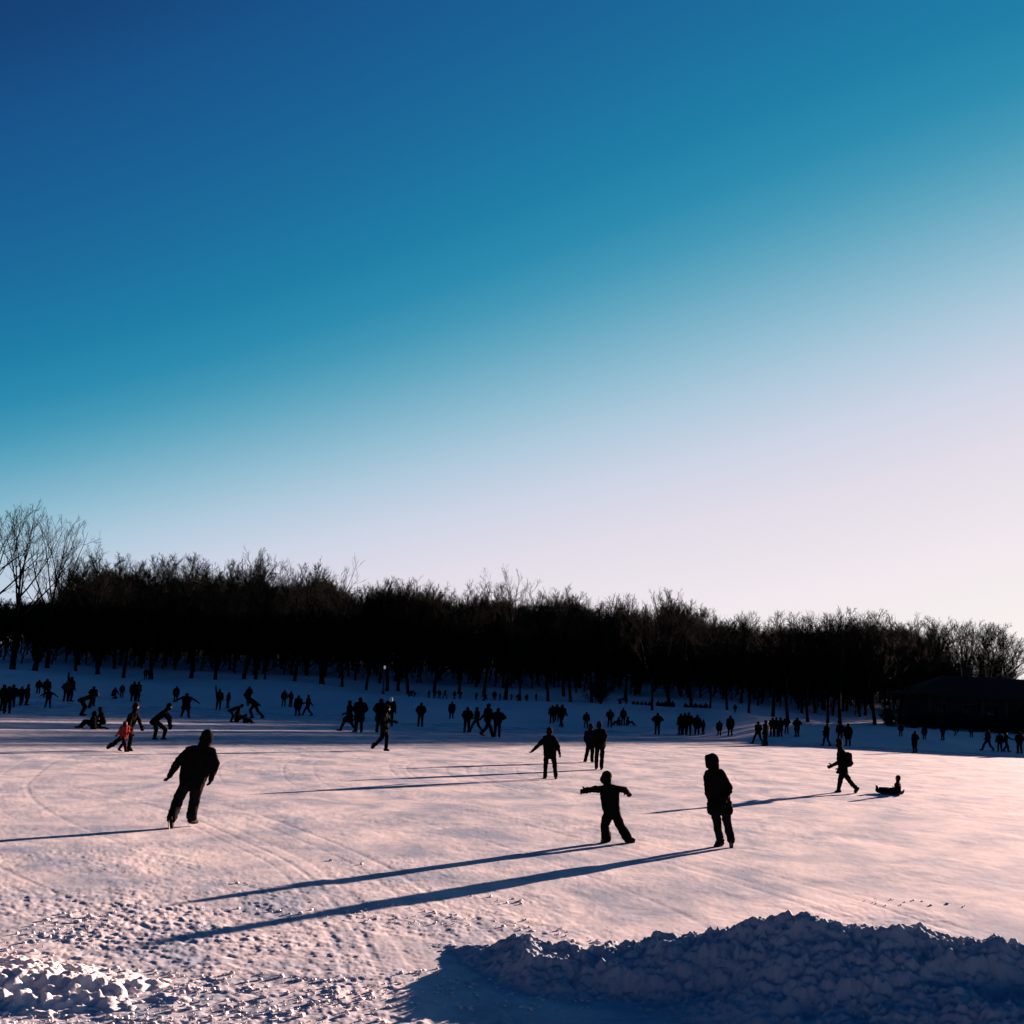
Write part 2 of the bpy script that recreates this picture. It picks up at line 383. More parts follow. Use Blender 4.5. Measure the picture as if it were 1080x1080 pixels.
def make_tree(seed, H=12.0, limbs=9, n2=7, n3=6, n4=4, low=0.22, thick=1.0, spread=1.0, upb=0.10, twig_r=0.011, lead=0.80):
    """trunk + crown meshes; limbs fork into branches, twigs and twiglets that fan upward"""
    rs = np.random.default_rng(seed)
    tv, tf, toff = [], [], 0; v, f, off = [], [], 0
    r0 = 0.016 * H * thick
    tr = grow(rs, np.array([0, 0, -0.4]), np.array([rs.normal(0, .05), rs.normal(0, .05), 1]), H * lead, 9, 0.15, 0.07)
    rad = np.interp(np.linspace(0, 1, 10), [0, .06, .4, 1], [r0 * 1.35, r0, r0 * .72, r0 * 0.12])
    toff = tube(tr, rad, 8, tv, tf, toff)
    az0 = rs.random() * 6.28
    for i in range(limbs):
        t = low / lead + (0.97 - low / lead) * ((i + 0.5) / limbs) ** 0.9
        p, dd = along(tr, t); a = az0 + i * 2.399 + rs.normal(0, .3)
        inc = math.radians(rs.uniform(32, 58) - 22 * t) * spread
        d = np.array([math.cos(a) * math.sin(inc), math.sin(a) * math.sin(inc), math.cos(inc)])
        L = H * (1.0 - p[2] / H) * rs.uniform(0.62, 0.9) + 0.05 * H
        lp = grow(rs, p, d, L, 6, upb, 0.10); lr = r0 * (0.55 - 0.35 * t)
        off = tube(lp, np.linspace(lr, lr * 0.14, 7), 5, v, f, off)
        for j in range(n2):
            t2 = 0.22 + 0.76 * (j + rs.random()) / n2
            p2, d2 = along(lp, t2); L2 = L * (0.52 - 0.30 * t2) * rs.uniform(.75, 1.25)
            bp = grow(rs, p2, turned(rs, d2, rs.uniform(.45, .95)), L2, 4, upb * 1.4, 0.13)
            br = max(lr * (1 - .8 * t2) * .55, twig_r * 1.7)
            off = tube(bp, np.linspace(br, max(br * .25, twig_r), 5), 4, v, f, off)
            for k in range(n3):
                t3 = 0.2 + 0.8 * (k + rs.random()) / n3
                p3, d3 = along(bp, t3); L3 = L2 * rs.uniform(.35, .6) * (1.1 - .5 * t3)
                sp = grow(rs, p3, turned(rs, d3, rs.uniform(.35, .9)), L3, 2, upb * 2.0, 0.12)
                off = tube(sp, np.array([1.25, 1.0, .55]) * twig_r, 3, v, f, off)
                for m in range(n4):
                    p4, d4 = along(sp, rs.uniform(.25, 1))
                    qp = grow(rs, p4, turned(rs, d4, rs.uniform(.3, .8)), L3 * rs.uniform(.4, .75), 1, upb * 2.5, 0.1)
                    off = tube(qp, np.array([.85, .45]) * twig_r, 3, v, f, off)
    tv, tf, v, f = np.concatenate(tv), np.concatenate(tf), np.concatenate(v), np.concatenate(f)
    top = np.percentile(v[:, 2], 99.93)
    return tv / top, tf, v / top, f          # unit height

SKYLINE = [(-600, 520), (-300, 530), (0, 530), (50, 537), (78, 566), (92, 590), (103, 578), (122, 570), (140, 578), (158, 591), (172, 581), (184, 583), (196, 596), (212, 577), (234, 581), (246, 591), (264, 575), (286, 583), (302, 597),
           (320, 582), (338, 576), (362, 593), (380, 612), (404, 597), (425, 606), (455, 599), (470, 610), (482, 622), (500, 608), (530, 606), (558, 611), (575, 621), (598, 612), (618, 618), (636, 630), (660, 622), (682, 626), (705, 617),
           (725, 624), (755, 638), (772, 638), (790, 637), (812, 646), (835, 639), (856, 648), (880, 636), (905, 635), (930, 637), (960, 643), (986, 646), (1005, 660), (1014, 648), (1030, 660), (1046, 652), (1062, 656), (1076, 684), (1110, 690),
           (1150, 676), (1250, 660), (1400, 640), (2000, 620)]
SKX, SKYY = np.array(SKYLINE, float).T
def sky_y(px): return float(np.interp(px, SKX, SKYY))
PROTO = []
for s in range(7):
    a, b, c, d = make_tree(100 + s, limbs=13, n2=9, n3=7, n4=4, low=0.20 + 0.03 * (s % 3), upb=0.055 + 0.012 * (s % 3), spread=0.95 + 0.08 * (s % 4), twig_r=0.0115)
    tm, cm = mesh_np('tree_trunk', a, b), mesh_np('tree_crown', c, d); smooth(tm)
    tm.materials.append(M['bark']); cm.materials.append(M['twig']); PROTO.append((tm, cm))
OPEN = []
for s in range(4):   # open-grown trees whose limbs can be followed against the sky
    a, b, c, d = make_tree(300 + s, limbs=8, n2=6, n3=5, n4=3, low=0.28, thick=1.35, spread=1.0, upb=0.06, twig_r=0.010, lead=0.7)
    tm, cm = mesh_np('tree_trunk', a, b), mesh_np('tree_crown', c, d); smooth(tm)
    tm.materials.append(M['bark']); cm.materials.append(M['twig']); OPEN.append((tm, cm))
rnd = random.Random(7)
def plant(X, Y, h, proto, label, group, sink=0.15, wide=1.0):
    o = empty('bare_tree', (X, Y, zg(X, Y) - sink), rnd.uniform(0, 6.28), 1.0)
    o.scale = (h * wide, h * wide, h)
    tr = link('trunk', proto[0], None, o); cr = link('crown', proto[1], None, o)
    tag(o, label, 'tree', group)
    return o
FRONT_D = ([-600, 0, 150, 450, 600, 800, 925, 960, 1040, 1200, 1500, 2200], [118, 126, 129, 127, 126, 128, 130, 150, 172, 186, 190, 190])
def front_d(px): return float(np.interp(px, *FRONT_D))
# trees whose trunks can be told apart against the snow: column, distance, share of the skyline height, prototype kind
TREES = [
    (-14, 120, 1.0, 'o2', 'bare tree half cut by the left edge, left of the tall open one', 1.0),
    (50, 121, 0.90, 'o3', 'bare tree filling the gap left of the dense wood, third from left edge', 0.8),
    (80, 122, 1.0, 'p5', 'low bare tree where the dense wood begins on the left', 0.9),
    (13, 112, 1.06, 'o0', 'tall open-crowned bare tree at the left edge, its trunk in front of the wood', 0.85),
    (36, 116, 1.03, 'o1', 'bare tree with forked limbs just right of the tall left-edge tree', 0.75),
    (103, 119, 0.97, 'p0', 'thick dark trunk on the left bank, first right of the open left trees', 1),
    (130, 117, 0.93, 'p1', 'slim trunk on left bank above the red-suited child skating', 1),
    (160, 115, 0.98, 'p2', 'bare tree on left bank beside two figures standing among the trunks', 1),
    (201, 119, 0.97, 'p3', 'bare tree on the bank straight above the leaning foreground skater', 1),
    (227, 118, 0.95, 'p4', 'bare tree on the bank above the person with one arm raised', 1),
    (256, 118, 1.0, 'p5', 'bare tree with round-topped crown above the tumbled group on the ice', 1),
    (269, 116, 0.94, 'p6', 'slim bare tree close right of the round-topped one', 0.9),
    (279, 114, 0.80, 'p1', 'lowest-rooted slim trunk on bank left of four standing skaters', 0.8),
    (310, 118, 0.93, 'p2', 'bare tree rooted on the bank above the four standing skaters', 1),
    (340, 122, 1.0, 'o2', 'bare tree with high feathery crown between two round tree groups', 1),
    (361, 117, 0.9, 'p0', 'leaning trunk on bank crest left of the park lamp', 0.9),
    (386, 116, 0.88, 'p4', 'straight slim trunk just left of the park lamp', 0.8),
    (408, 117, 0.97, 'p3', 'bare tree just right of the park lamp', 1),
    (420, 118, 0.95, 'p6', 'second bare tree right of the park lamp', 0.9),
    (431, 116, 0.96, 'p5', 'bare tree above the stooping figures on the bank', 1),
    (458, 120, 0.97, 'p0', 'bare tree directly behind the row of small walking figures', 1),
    (484, 119, 0.95, 'p1', 'bare tree behind the right end of the row of small figures', 1),
    (510, 119, 0.96, 'p2', 'thick straight trunk just left of the forked trunk', 1),
    (533, 114, 1.10, 'o3', 'tall thick forked bare tree rising above the wood in mid picture', 0.75),
    (548, 110, 0.75, 'p6', 'thin trunk rooted low, just right of the forked tree', 0.7),
    (578, 109, 0.95, 'p4', 'dark trunk behind three people standing close together', 1),
    (595, 119, 0.97, 'p5', 'bare tree deeper behind the three close standing people', 1),
    (602, 113, 0.94, 'p3', 'bare tree rooted between the close trio and the walking pair', 0.9),
    (624, 114, 0.96, 'p0', 'bare tree straight above the walking pair on sunny ice', 1),
    (634, 112, 0.92, 'p2', 'bare tree with shrub at its foot right of the walking pair', 0.8),
    (660, 122, 0.97, 'p1', 'bare tree behind the left row of seated figures', 1),
    (688, 105, 0.93, 'p6', 'slender trunk rooted low between two rows of seated figures', 0.8),
    (706, 122, 0.99, 'p5', 'bare tree with tallest crown over the middle row of seated figures', 1),
    (729, 121, 0.97, 'p4', 'bare tree behind the right row of seated figures', 1),
    (748, 112, 0.94, 'p3', 'slim trunk at the right end of the seated rows', 0.8),
    (767, 112, 0.95, 'p0', 'slim trunk above the tall lone figure right of the hooded person', 0.9),
    (790, 113, 0.94, 'p1', 'slim straight trunk above the two people standing at the shade edge', 0.9),
    (815, 112, 0.96, 'o0', 'leaning forked trunk left of the two thick trunks', 0.9),
    (831, 110, 0.96, 'p2', 'left one of two thick trunks above the tight group', 1),
    (852, 109, 0.98, 'p5', 'right one of two thick trunks, rooted above the walker', 1),
    (873, 111, 0.97, 'p4', 'bare tree behind the person left of the backpack walker', 0.9),
    (886, 112, 0.97, 'p6', 'bare tree whose trunk rises straight behind the backpack walker', 1),
    (923, 112, 0.97, 'p3', 'thick trunk standing alone right of the backpack walker', 1),
    (948, 124, 0.97, 'p0', 'bare tree next to the left end of the dark pavilion', 1),
    (985, 150, 0.97, 'p1', 'bare tree behind the left half of the dark pavilion roof', 1),
    (1012, 156, 1.0, 'p4', 'bare tree with full crown over the pavilion roof', 1),
    (1040, 158, 1.0, 'p2', 'bare tree near right edge, bright sky between its limbs', 1),
    (1058, 160, 0.99, 'p0', 'last bare tree at right edge with branches against pale sky', 1),
]
for px, D, k, pr, lab, wide in TREES:
    X = (px - 540) / F * D * 1.003; Y = D
    # keep the foot of the trunk on the wanted column despite the tilted camera
    for _ in range(4):
        X += (px - project((X, Y, zg(X, Y)))[0]) * Y / F
    g = zg(X, Y); zt = z_at(X, Y, sky_y)
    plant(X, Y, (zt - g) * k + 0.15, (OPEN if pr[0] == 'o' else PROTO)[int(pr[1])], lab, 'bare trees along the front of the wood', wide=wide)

# the wood behind the front row reads as one dark mass: one object that instances a handful of trees
def scatter(name, protos, pts, mat, label, cat):
    coll = bpy.data.collections.new(name + '_kinds')
    for k, (v, f) in enumerate(protos):
        m_ = mesh_np(name + '_kind', v, f); m_.materials.append(mat); coll.objects.link(bpy.data.objects.new('%s_kind_%d' % (name, k), m_))
    pts = np.array(pts, float)
    me = bpy.data.meshes.new(name); me.vertices.add(len(pts)); me.vertices.foreach_set('co', pts[:, :3].astype(np.float32).ravel())
    for an, ty, col in (('turn', 'FLOAT_VECTOR', np.stack([pts[:, 3] * 0, pts[:, 3] * 0, pts[:, 3]], -1)), ('size', 'FLOAT_VECTOR', pts[:, [4, 4, 5]])):
        a = me.attributes.new(an, ty, 'POINT'); a.data.foreach_set('vector', col.astype(np.float32).ravel())
    a = me.attributes.new('pick', 'INT', 'POINT'); a.data.foreach_set('value', (np.arange(len(pts)) * 7 % len(protos)).astype(np.int32))
    o = link(name, me, mat)
    ng = bpy.data.node_groups.new(name, 'GeometryNodeTree')
    ng.interface.new_socket('Geometry', in_out='INPUT', socket_type='NodeSocketGeometry'); ng.interface.new_socket('Geometry', in_out='OUTPUT', socket_type='NodeSocketGeometry')
    gi, go = ng.nodes.new('NodeGroupInput'), ng.nodes.new('NodeGroupOutput')
    inst = ng.nodes.new('GeometryNodeInstanceOnPoints'); ci = ng.nodes.new('GeometryNodeCollectionInfo')
    ci.inputs['Collection'].default_value = coll; ci.inputs['Separate Children'].default_value = True; ci.inputs['Reset Children'].default_value = True
    def attr(nm, ty):
        n_ = ng.nodes.new('GeometryNodeInputNamedAttribute'); n_.data_type = ty; n_.inputs['Name'].default_value = nm
        return n_.outputs['Attribute']
    e2r = ng.nodes.new('FunctionNodeEulerToRotation')
    ng.links.new(attr('turn', 'FLOAT_VECTOR'), e2r.inputs[0]); ng.links.new(e2r.outputs[0], inst.inputs['Rotation'])
    ng.links.new(attr('size', 'FLOAT_VECTOR'), inst.inputs['Scale']); ng.links.new(attr('pick', 'INT'), inst.inputs['Instance Index'])
    inst.inputs['Pick Instance'].default_value = True
    ng.links.new(gi.outputs[0], inst.inputs['Points']); ng.links.new(ci.outputs[0], inst.inputs['Instance']); ng.links.new(inst.outputs[0], go.inputs[0])
    o.modifiers.new('trees', 'NODES').node_group = ng
    o['kind'] = 'stuff'; o['label'] = label; o['category'] = cat
    return o
def joined(t):
    a, b, c, d = t
    return np.concatenate([a, c]), np.concatenate([b, d + len(a)])
WOOD = [joined(make_tree(500 + s, limbs=11, n2=8, n3=7, n4=4, low=0.10, upb=0.12, twig_r=0.016)) for s in range(6)]
BUSH = [joined(make_tree(700 + s, limbs=16, n2=7, n3=6, n4=3, low=0.03, upb=0.10, twig_r=0.022, thick=.6, spread=1.1)) for s in range(4)]
def wood_y(px):
    y = sky_y(px)
    if px < 85: y = max(y, 612 - max(0, px - 60) * 1.6)
    return y
pts, ups = [], []
px = -420.0
while px < 2100:
    inside = -60 < px < 1120
    D0 = front_d(px)
    for r in range(13 if inside else 4):
        q = px + rnd.uniform(-14, 14)
        if 1066 < q < 1105: continue
        if 985 < q < 1066 and r > 2: continue
        D = D0 + 3 + r * 8 + rnd.uniform(-3, 4)
        X = (q - 540) / F * D; g = zg(X, D) - .2; h = (z_at(X, D, wood_y) - g) * (rnd.uniform(.62, .88) if 560 < q < 1000 and r < 6 else rnd.uniform(.52, .80))
        w = h * rnd.uniform(.9, 1.2); pts.append((X, D, g, rnd.uniform(0, 6.28), w, h))
    px += 21 if inside else 40
px = 60.0
while px < 1700:
    D0 = front_d(px)
    for r in range(9 if px < 1100 else 3):
        q = px + rnd.uniform(-10, 10); D = D0 + 8 + r * 9 + rnd.uniform(-4, 4)
        X = (q - 540) / F * D; h = rnd.uniform(3.0, 8.0); w = h * rnd.uniform(1.0, 1.5)
        ups.append((X, D, zg(X, D) - .2, rnd.uniform(0, 6.28), w, h))
    px += 15 if px < 1100 else 40
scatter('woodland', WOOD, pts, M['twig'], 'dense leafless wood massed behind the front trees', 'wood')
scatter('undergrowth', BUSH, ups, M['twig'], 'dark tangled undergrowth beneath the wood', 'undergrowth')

# ------------------------------------------------------------------ solids
def box_np(x0, x1, y0, y1, z0, z1):
    v = np.array([[x, y, z] for x in (x0, x1) for y in (y0, y1) for z in (z0, z1)])
    f = np.array([[0, 1, 3, 2], [4, 6, 7, 5], [0, 4, 5, 1], [2, 3, 7, 6], [0, 2, 6, 4], [1, 5, 7, 3]])
    return v, f
def join(parts):
    v, f, o = [], [], 0
    for a, b in parts: v.append(a); f.append(b + o); o += len(a)
    return np.concatenate(v), np.concatenate(f)
def boxes(name, bs, mat, parent):
    return link(name, mesh_np(name, *join([box_np(*b) for b in bs])), mat, parent)

# ------------------------------------------------------------------ pavilion at the right edge
M['wall'] = plain('dark_timber_wall', (0.016, 0.018, 0.017), 0.9, 0.3, 3, 0.1)
M['roof'] = plain('dark_shingle', (0.010, 0.012, 0.012), 0.95, 0.4, 8, 0.05)
M['trim'] = plain('weathered_trim', (0.022, 0.024, 0.023), 0.7, 0.2, 4)
M['pane'] = plain('window_glass', (0.012, 0.015, 0.018), 0.12, 0.1, 2, 0.5)
PY = 118.0
d = ray(972, 764); PX0 = CAM[0] + d[0] * PY / d[1]
pg = zg(PX0 + 6, PY) - 0.1
pav = empty('pavilion', (PX0, PY, pg), math.radians(-4))
tag(pav, 'low dark pavilion with hipped roof under the trees at right edge', 'building')
W, DP, HW = 22.0, 9.0, 3.6
wins = [(1.4, 2.6), (4.2, 5.6), (6.4, 7.8), (11.4, 12.8), (13.8, 15.2), (17.2, 18.8)]
door = (8.9, 10.2)
segs, x = [], 0.0
for a, b in sorted(wins + [door]): segs.append((x, a)); x = b
segs.append((x, W))
bs = [(a, b, 0, 0.3, -0.6, HW) for a, b in segs]
for a, b in wins: bs += [(a, b, 0, 0.3, -0.6, 0.9), (a, b, 0, 0.3, 2.7, HW)]
bs += [(door[0], door[1], 0, 0.3, 2.5, HW), (door[0], door[1], 0, 0.3, -0.6, 0.02)]
bs += [(0, 0.3, 0.3, DP, -0.6, HW), (W - 0.3, W, 0.3, DP, -0.6, HW), (0.3, W - 0.3, DP - 0.3, DP, -0.6, HW)]
boxes('wall', bs, M['wall'], pav)
for a, b in wins:
    w = link('window', mesh_np('window', *box_np(a, b, 0.16, 0.18, 0.9, 2.7)), M['pane'], pav)
    fr = 0.08; mid = (a + b) / 2
    boxes('frame', [(a - .06, a + fr, -0.03, 0.157, 0.84, 2.76), (b - fr, b + .06, -0.03, 0.157, 0.84, 2.76), (a + fr, b - fr, -0.03, 0.157, 2.62, 2.76),
                    (a + fr, b - fr, -0.03, 0.157, 0.84, 0.98), (mid - .03, mid + .03, 0.06, 0.157, 0.98, 2.62)], M['trim'], w)
    boxes('sill', [(a - .14, b + .14, -0.12, -0.032, 0.78, 0.85)], M['trim'], w)
dr = boxes('door', [(door[0] + .003, door[1] - .003, 0.10, 0.16, 0.022, 2.498)], M['roof'], pav)
boxes('handle', [(door[0] + .12, door[0] + .16, 0.04, 0.098, 1.0, 1.25)], M['steel'], dr)
e, rz0, rz1 = 0.9, HW, HW + 2.1
rv = np.array([[-e, -e, rz0], [W + e, -e, rz0], [W + e, DP + e, rz0], [-e, DP + e, rz0], [3.6, DP / 2, rz1], [W - 3.6, DP / 2, rz1],
               [-e, -e, rz0 - .25], [W + e, -e, rz0 - .25], [W + e, DP + e, rz0 - .25], [-e, DP + e, rz0 - .25]])
rf = [[0, 1, 5, 4], [2, 3, 4, 5], [1, 2, 5, 5], [3, 0, 4, 4], [0, 6, 7, 1], [1, 7, 8, 2], [2, 8, 9, 3], [3, 9, 6, 0], [6, 9, 8, 7]]
rme = bpy.data.meshes.new('roof'); rme.from_pydata([tuple(p) for p in rv], [], [tuple(dict.fromkeys(q)) for q in rf]); rme.update()
roof = link('roof', rme, M['roof'], pav)
boxes('chimney', [(6.0, 6.9, 5.0, 5.9, HW + 0.8, HW + 3.0), (5.9, 7.0, 4.9, 6.0, HW + 3.0, HW + 3.15)], M['wall'], roof)
for x in (0.6, 5.9, 8.3, 10.8, 16.2, 21.4): boxes('post', [(x - .1, x + .1, -0.75, -0.55, -0.6, HW - .26)], M['trim'], pav)

def shrub(X, Y, h, w, label, seed):
    rs = np.random.default_rng(seed); v, f, off = [], [], 0
    for i in range(26):
        a = rs.random() * 6.28; inc = rs.uniform(0.1, 1.0)
        dd = np.array([math.cos(a) * math.sin(inc) * w, math.sin(a) * math.sin(inc) * w, math.cos(inc)])
        lp = grow(rs, np.array([rs.normal(0, .1), rs.normal(0, .1), -.1]), dd, h * rs.uniform(.7, 1.1), 4, 0.1, 0.15)
        off = tube(lp, np.linspace(.03, .012, 5), 3, v, f, off)
        for j in range(14):
            p2, d2 = along(lp, rs.uniform(.15, 1)); q = grow(rs, p2, turned(rs, d2, rs.uniform(.4, 1.1)), h * rs.uniform(.2, .4), 2, .1, .2)
            off = tube(q, [.018, .014, .008], 3, v, f, off)
            for m in range(4):
                p3, d3 = along(q, rs.random()); qq = grow(rs, p3, turned(rs, d3, rs.uniform(.4, 1.)), h * rs.uniform(.1, .2), 1, .1, .2)
                off = tube(qq, [.014, .008], 3, v, f, off)
    o = empty('shrub', (X, Y, zg(X, Y)))
    link('foliage', mesh_np('shrub_foliage', np.concatenate(v), np.concatenate(f)), M['needle'], o)
    st, sf, _ = [], [], 0
    tube(np.array([[0, 0, -.2], [0.02, 0, .25], [0.0, .03, .5]]), [.07, .06, .04], 6, st, sf, 0)
    link('stem', mesh_np('shrub_stem', np.concatenate(st), np.concatenate(sf)), M['bark'], o)
    tag(o, label, 'shrub', 'dark shrubs at the foot of the wood'); return o
SHRUBS = [(633, 741, 2.4, 1.0, 'dark shrub beside a trunk right of the walking pair'), (944, 760, 2.0, 1.2, 'dark shrub left of the pavilion'),
          (968, 764, 1.8, 1.3, 'dark shrub under the pavilion left corner'), (990, 768, 1.9, 1.3, 'dark shrub before the pavilion, second from its corner'),
          (1012, 768, 2.0, 1.3, 'dark shrub before the pavilion, third from its corner'), (1034, 769, 2.2, 1.3, 'dark shrub before the pavilion, fourth from its corner'),
          (1058, 769, 1.9, 1.3, 'dark shrub before the pavilion near the right edge'), (1078, 770, 2.0, 1.3, 'dark shrub cut by the right edge')]
for i, (px, py, h, w, lab) in enumerate(SHRUBS):
    P = hit(px, py)
    if P is None or P[1] > 116: P = np.array([(px - 540) / F * 114, 114, 0])
    shrub(P[0], P[1], h, w, lab, 900 + i)

# ------------------------------------------------------------------ park lamp
def lathe(prof, k=14):
    prof = np.array(prof, float); th = np.arange(k) * 2 * math.pi / k
    v = np.stack([np.outer(prof[:, 0], np.cos(th)), np.outer(prof[:, 0], np.sin(th)), np.repeat(prof[:, 1][:, None], k, 1)], -1).reshape(-1, 3)
    i = np.arange(len(prof) * k).reshape(-1, k); j = np.roll(i, -1, 1)
    return v, np.stack([i[:-1], j[:-1], j[1:], i[1:]], -1).reshape(-1, 4)
LY = 112.0; d = ray(404, 730); LX = CAM[0] + d[0] * LY / d[1]; lg = zg(LX, LY)
ltop = z_at(LX, LY, lambda p: 702.0) - lg
lamp = empty('park_lamp', (LX, LY, lg)); tag(lamp, 'slim dark park lamp post with small white head on the far bank', 'lamp')
M['metal'] = plain('painted_metal', (0.02, 0.022, 0.022), 0.5, 0.1, 8)
M['globe'] = plain('white_globe', (0.8, 0.8, 0.78), 0.3, 0.02, 4)
gb = M['globe'].node_tree.nodes['Principled BSDF']; gb.inputs['Emission Color'].default_value = (1, 0.95, 0.88, 1); gb.inputs['Emission Strength'].default_value = 0.03
link('base', mesh_np('lamp_base', *lathe([(0, -.1), (.16, -.1), (.16, .1), (.1, .35), (.07, .45), (0, .45)])), M['metal'], lamp)
link('pole', mesh_np('lamp_pole', *lathe([(0, .4), (.06, .4), (.05, ltop - .5), (.07, ltop - .45), (.07, ltop - .36), (0, ltop - .36)])), M['metal'], lamp)
link('lamp_shade', mesh_np('lamp_globe', *lathe([(0, ltop - .37), (.07, ltop - .34), (.11, ltop - .2), (.10, ltop - .06), (.05, ltop), (0, ltop)])), M['globe'], lamp)
link('cap', mesh_np('lamp_cap', *lathe([(0, ltop + .005), (.13, ltop + .005), (.05, ltop + .09), (0, ltop + .1)])), M['metal'], lamp)

# ------------------------------------------------------------------ people
def V3(*a): return np.array(a, float)
def capsule(a, b, ra, rb, n=12):
    a, b = np.asarray(a, float), np.asarray(b, float)
    d = b - a; L = np.linalg.norm(d); d = d / L if L > 1e-6 else V3(0, 0, 1)
    ref = V3(1, 0, 0) if abs(d[0]) < 0.7 else V3(0, 1, 0)
    u = unit(np.cross(d, ref)); w = np.cross(d, u)
    prof = [(ra * math.cos(t), -ra * math.sin(t)) for t in (1.45, 1.0, 0.5)] + [(ra, 0)] + [(rb, L)] + [(rb * math.cos(t), L + rb * math.sin(t)) for t in (0.5, 1.0, 1.45)]
    th = np.arange(n) * 2 * math.pi / n
    v = np.array([a + d * h + (u * math.cos(q) + w * math.sin(q)) * r for r, h in prof for q in th])
    k = len(prof); i = np.arange(k * n).reshape(k, n); j = np.roll(i, -1, 1)
    f = [tuple(q) for q in np.stack([i[:-1], j[:-1], j[1:], i[1:]], -1).reshape(-1, 4)]
    f.append(tuple(i[0][::-1])); f.append(tuple(i[-1]))
    return v, f
def ellipsoid(c, rx, ry, rz, ax=None, n=14):
    v, f = capsule(V3(0, 0, -1e-4), V3(0, 0, 1e-4), 1, 1, n)
    v = v * V3(rx, ry, rz)
    if ax is not None: v = v @ np.asarray(ax)     # rows: local x, y, z axes
    return v + np.asarray(c), f
def remesh(name, prims, voxel, mats, iters=4, puff=0.0, seed=0, keep=0.4):
    """prims: ('c', a, b, ra, rb, mat) or ('e', c, rx, ry, rz, axes, mat) fused into one continuous surface"""
    v, f, o = [], [], 0
    for p in prims:
        a, b = capsule(*p[1:5]) if p[0] == 'c' else ellipsoid(*p[1:6])
        v.append(a); f += [tuple(int(i) + o for i in q) for q in b]; o += len(a)
    me = bpy.data.meshes.new(name); me.from_pydata([tuple(q) for q in np.concatenate(v)], [], f); me.update()
    ob = bpy.data.objects.new('tmp', me); COL.objects.link(ob)
    m = ob.modifiers.new('r', 'REMESH'); m.mode = 'VOXEL'; m.voxel_size = voxel
    s = ob.modifiers.new('s', 'SMOOTH'); s.factor = 0.5; s.iterations = iters
    if keep < 1: dm = ob.modifiers.new('d', 'DECIMATE'); dm.ratio = keep
    dg = bpy.context.evaluated_depsgraph_get(); out = bpy.data.meshes.new_from_object(ob.evaluated_get(dg))
    bpy.data.objects.remove(ob); bpy.data.meshes.remove(me); out.name = name
    n = len(out.vertices); co = np.empty(n * 3, np.float32); out.vertices.foreach_get('co', co); co = co.reshape(-1, 3).astype(float)
    if puff > 0:
        nm = np.empty(n * 3, np.float32); out.vertices.foreach_get('normal', nm); nm = nm.reshape(-1, 3)
        w = fbm(co[:, 0] / .09 + co[:, 1] / .13 + seed, co[:, 2] / .07 + co[:, 1] / .11, 400 + seed, 3)
        co = co + nm * (np.maximum(w + 0.12, -0.12) * puff)[:, None]; out.vertices.foreach_set('co', co.astype(np.float32).ravel())
    for mt in mats: out.materials.append(M[mt])
    if len(mats) > 1:
        pc = np.empty(len(out.polygons) * 3, np.float32); out.polygons.foreach_get('center', pc); pc = pc.reshape(-1, 3).astype(float)
        best = np.full(len(pc), 9.0); mi = np.zeros(len(pc), np.int32)
        for p in prims:
            if p[0] == 'c':
                a, b, ra, rb = [np.asarray(q, float) for q in p[1:5]]; ab = b - a; t = np.clip((pc - a) @ ab / (ab @ ab + 1e-9), 0, 1)
                dist = np.linalg.norm(pc - a - t[:, None] * ab, axis=1) - (ra + (rb - ra) * t)
            else:
                q = pc - np.asarray(p[1]); ax = p[5]
                if ax is not None: q = q @ np.asarray(ax).T
                r = np.array(p[2:5]); dist = (np.linalg.norm(q / r, axis=1) - 1) * r.min()
            k = dist < best; best = np.where(k, dist, best); mi = np.where(k, mats.index(p[-1]), mi)
        out.polygons.foreach_set('material_index', mi)
    smooth(out); return out

def frame(fwd):
    """face frame: rows x (sideways), y (forward), z (up)"""
    y = unit(np.asarray(fwd, float)); x = unit(np.cross(y, V3(0, 0, 1))); z = np.cross(x, y)
    return np.array([x, y, z])
def head_prims(c, fwd, s, skin='skin', detail=True):
    ax = frame(fwd); g = lambda x, y, z: c + (V3(x, y, z) * s) @ ax
    P = [('e', c, .076 * s, .094 * s, .112 * s, ax, skin), ('e', g(0, .02, -.06), .056 * s, .07 * s, .066 * s, ax, skin)]
    if detail:
        P += [('c', g(0, .088, .005), g(0, .112, -.028), .011 * s, .016 * s, skin), ('e', g(0, .088, -.068), .026 * s, .016 * s, .010 * s, ax, skin),
              ('e', g(.078, -.005, -.01), .014 * s, .026 * s, .034 * s, ax, skin), ('e', g(-.078, -.005, -.01), .014 * s, .026 * s, .034 * s, ax, skin),
              ('e', g(0, .082, .026), .055 * s, .016 * s, .012 * s, ax, skin),
              ('e', g(.032, .086, .008), .014 * s, .010 * s, .010 * s, ax, 'eye'), ('e', g(-.032, .086, .008), .014 * s, .010 * s, .010 * s, ax, 'eye')]
    return P
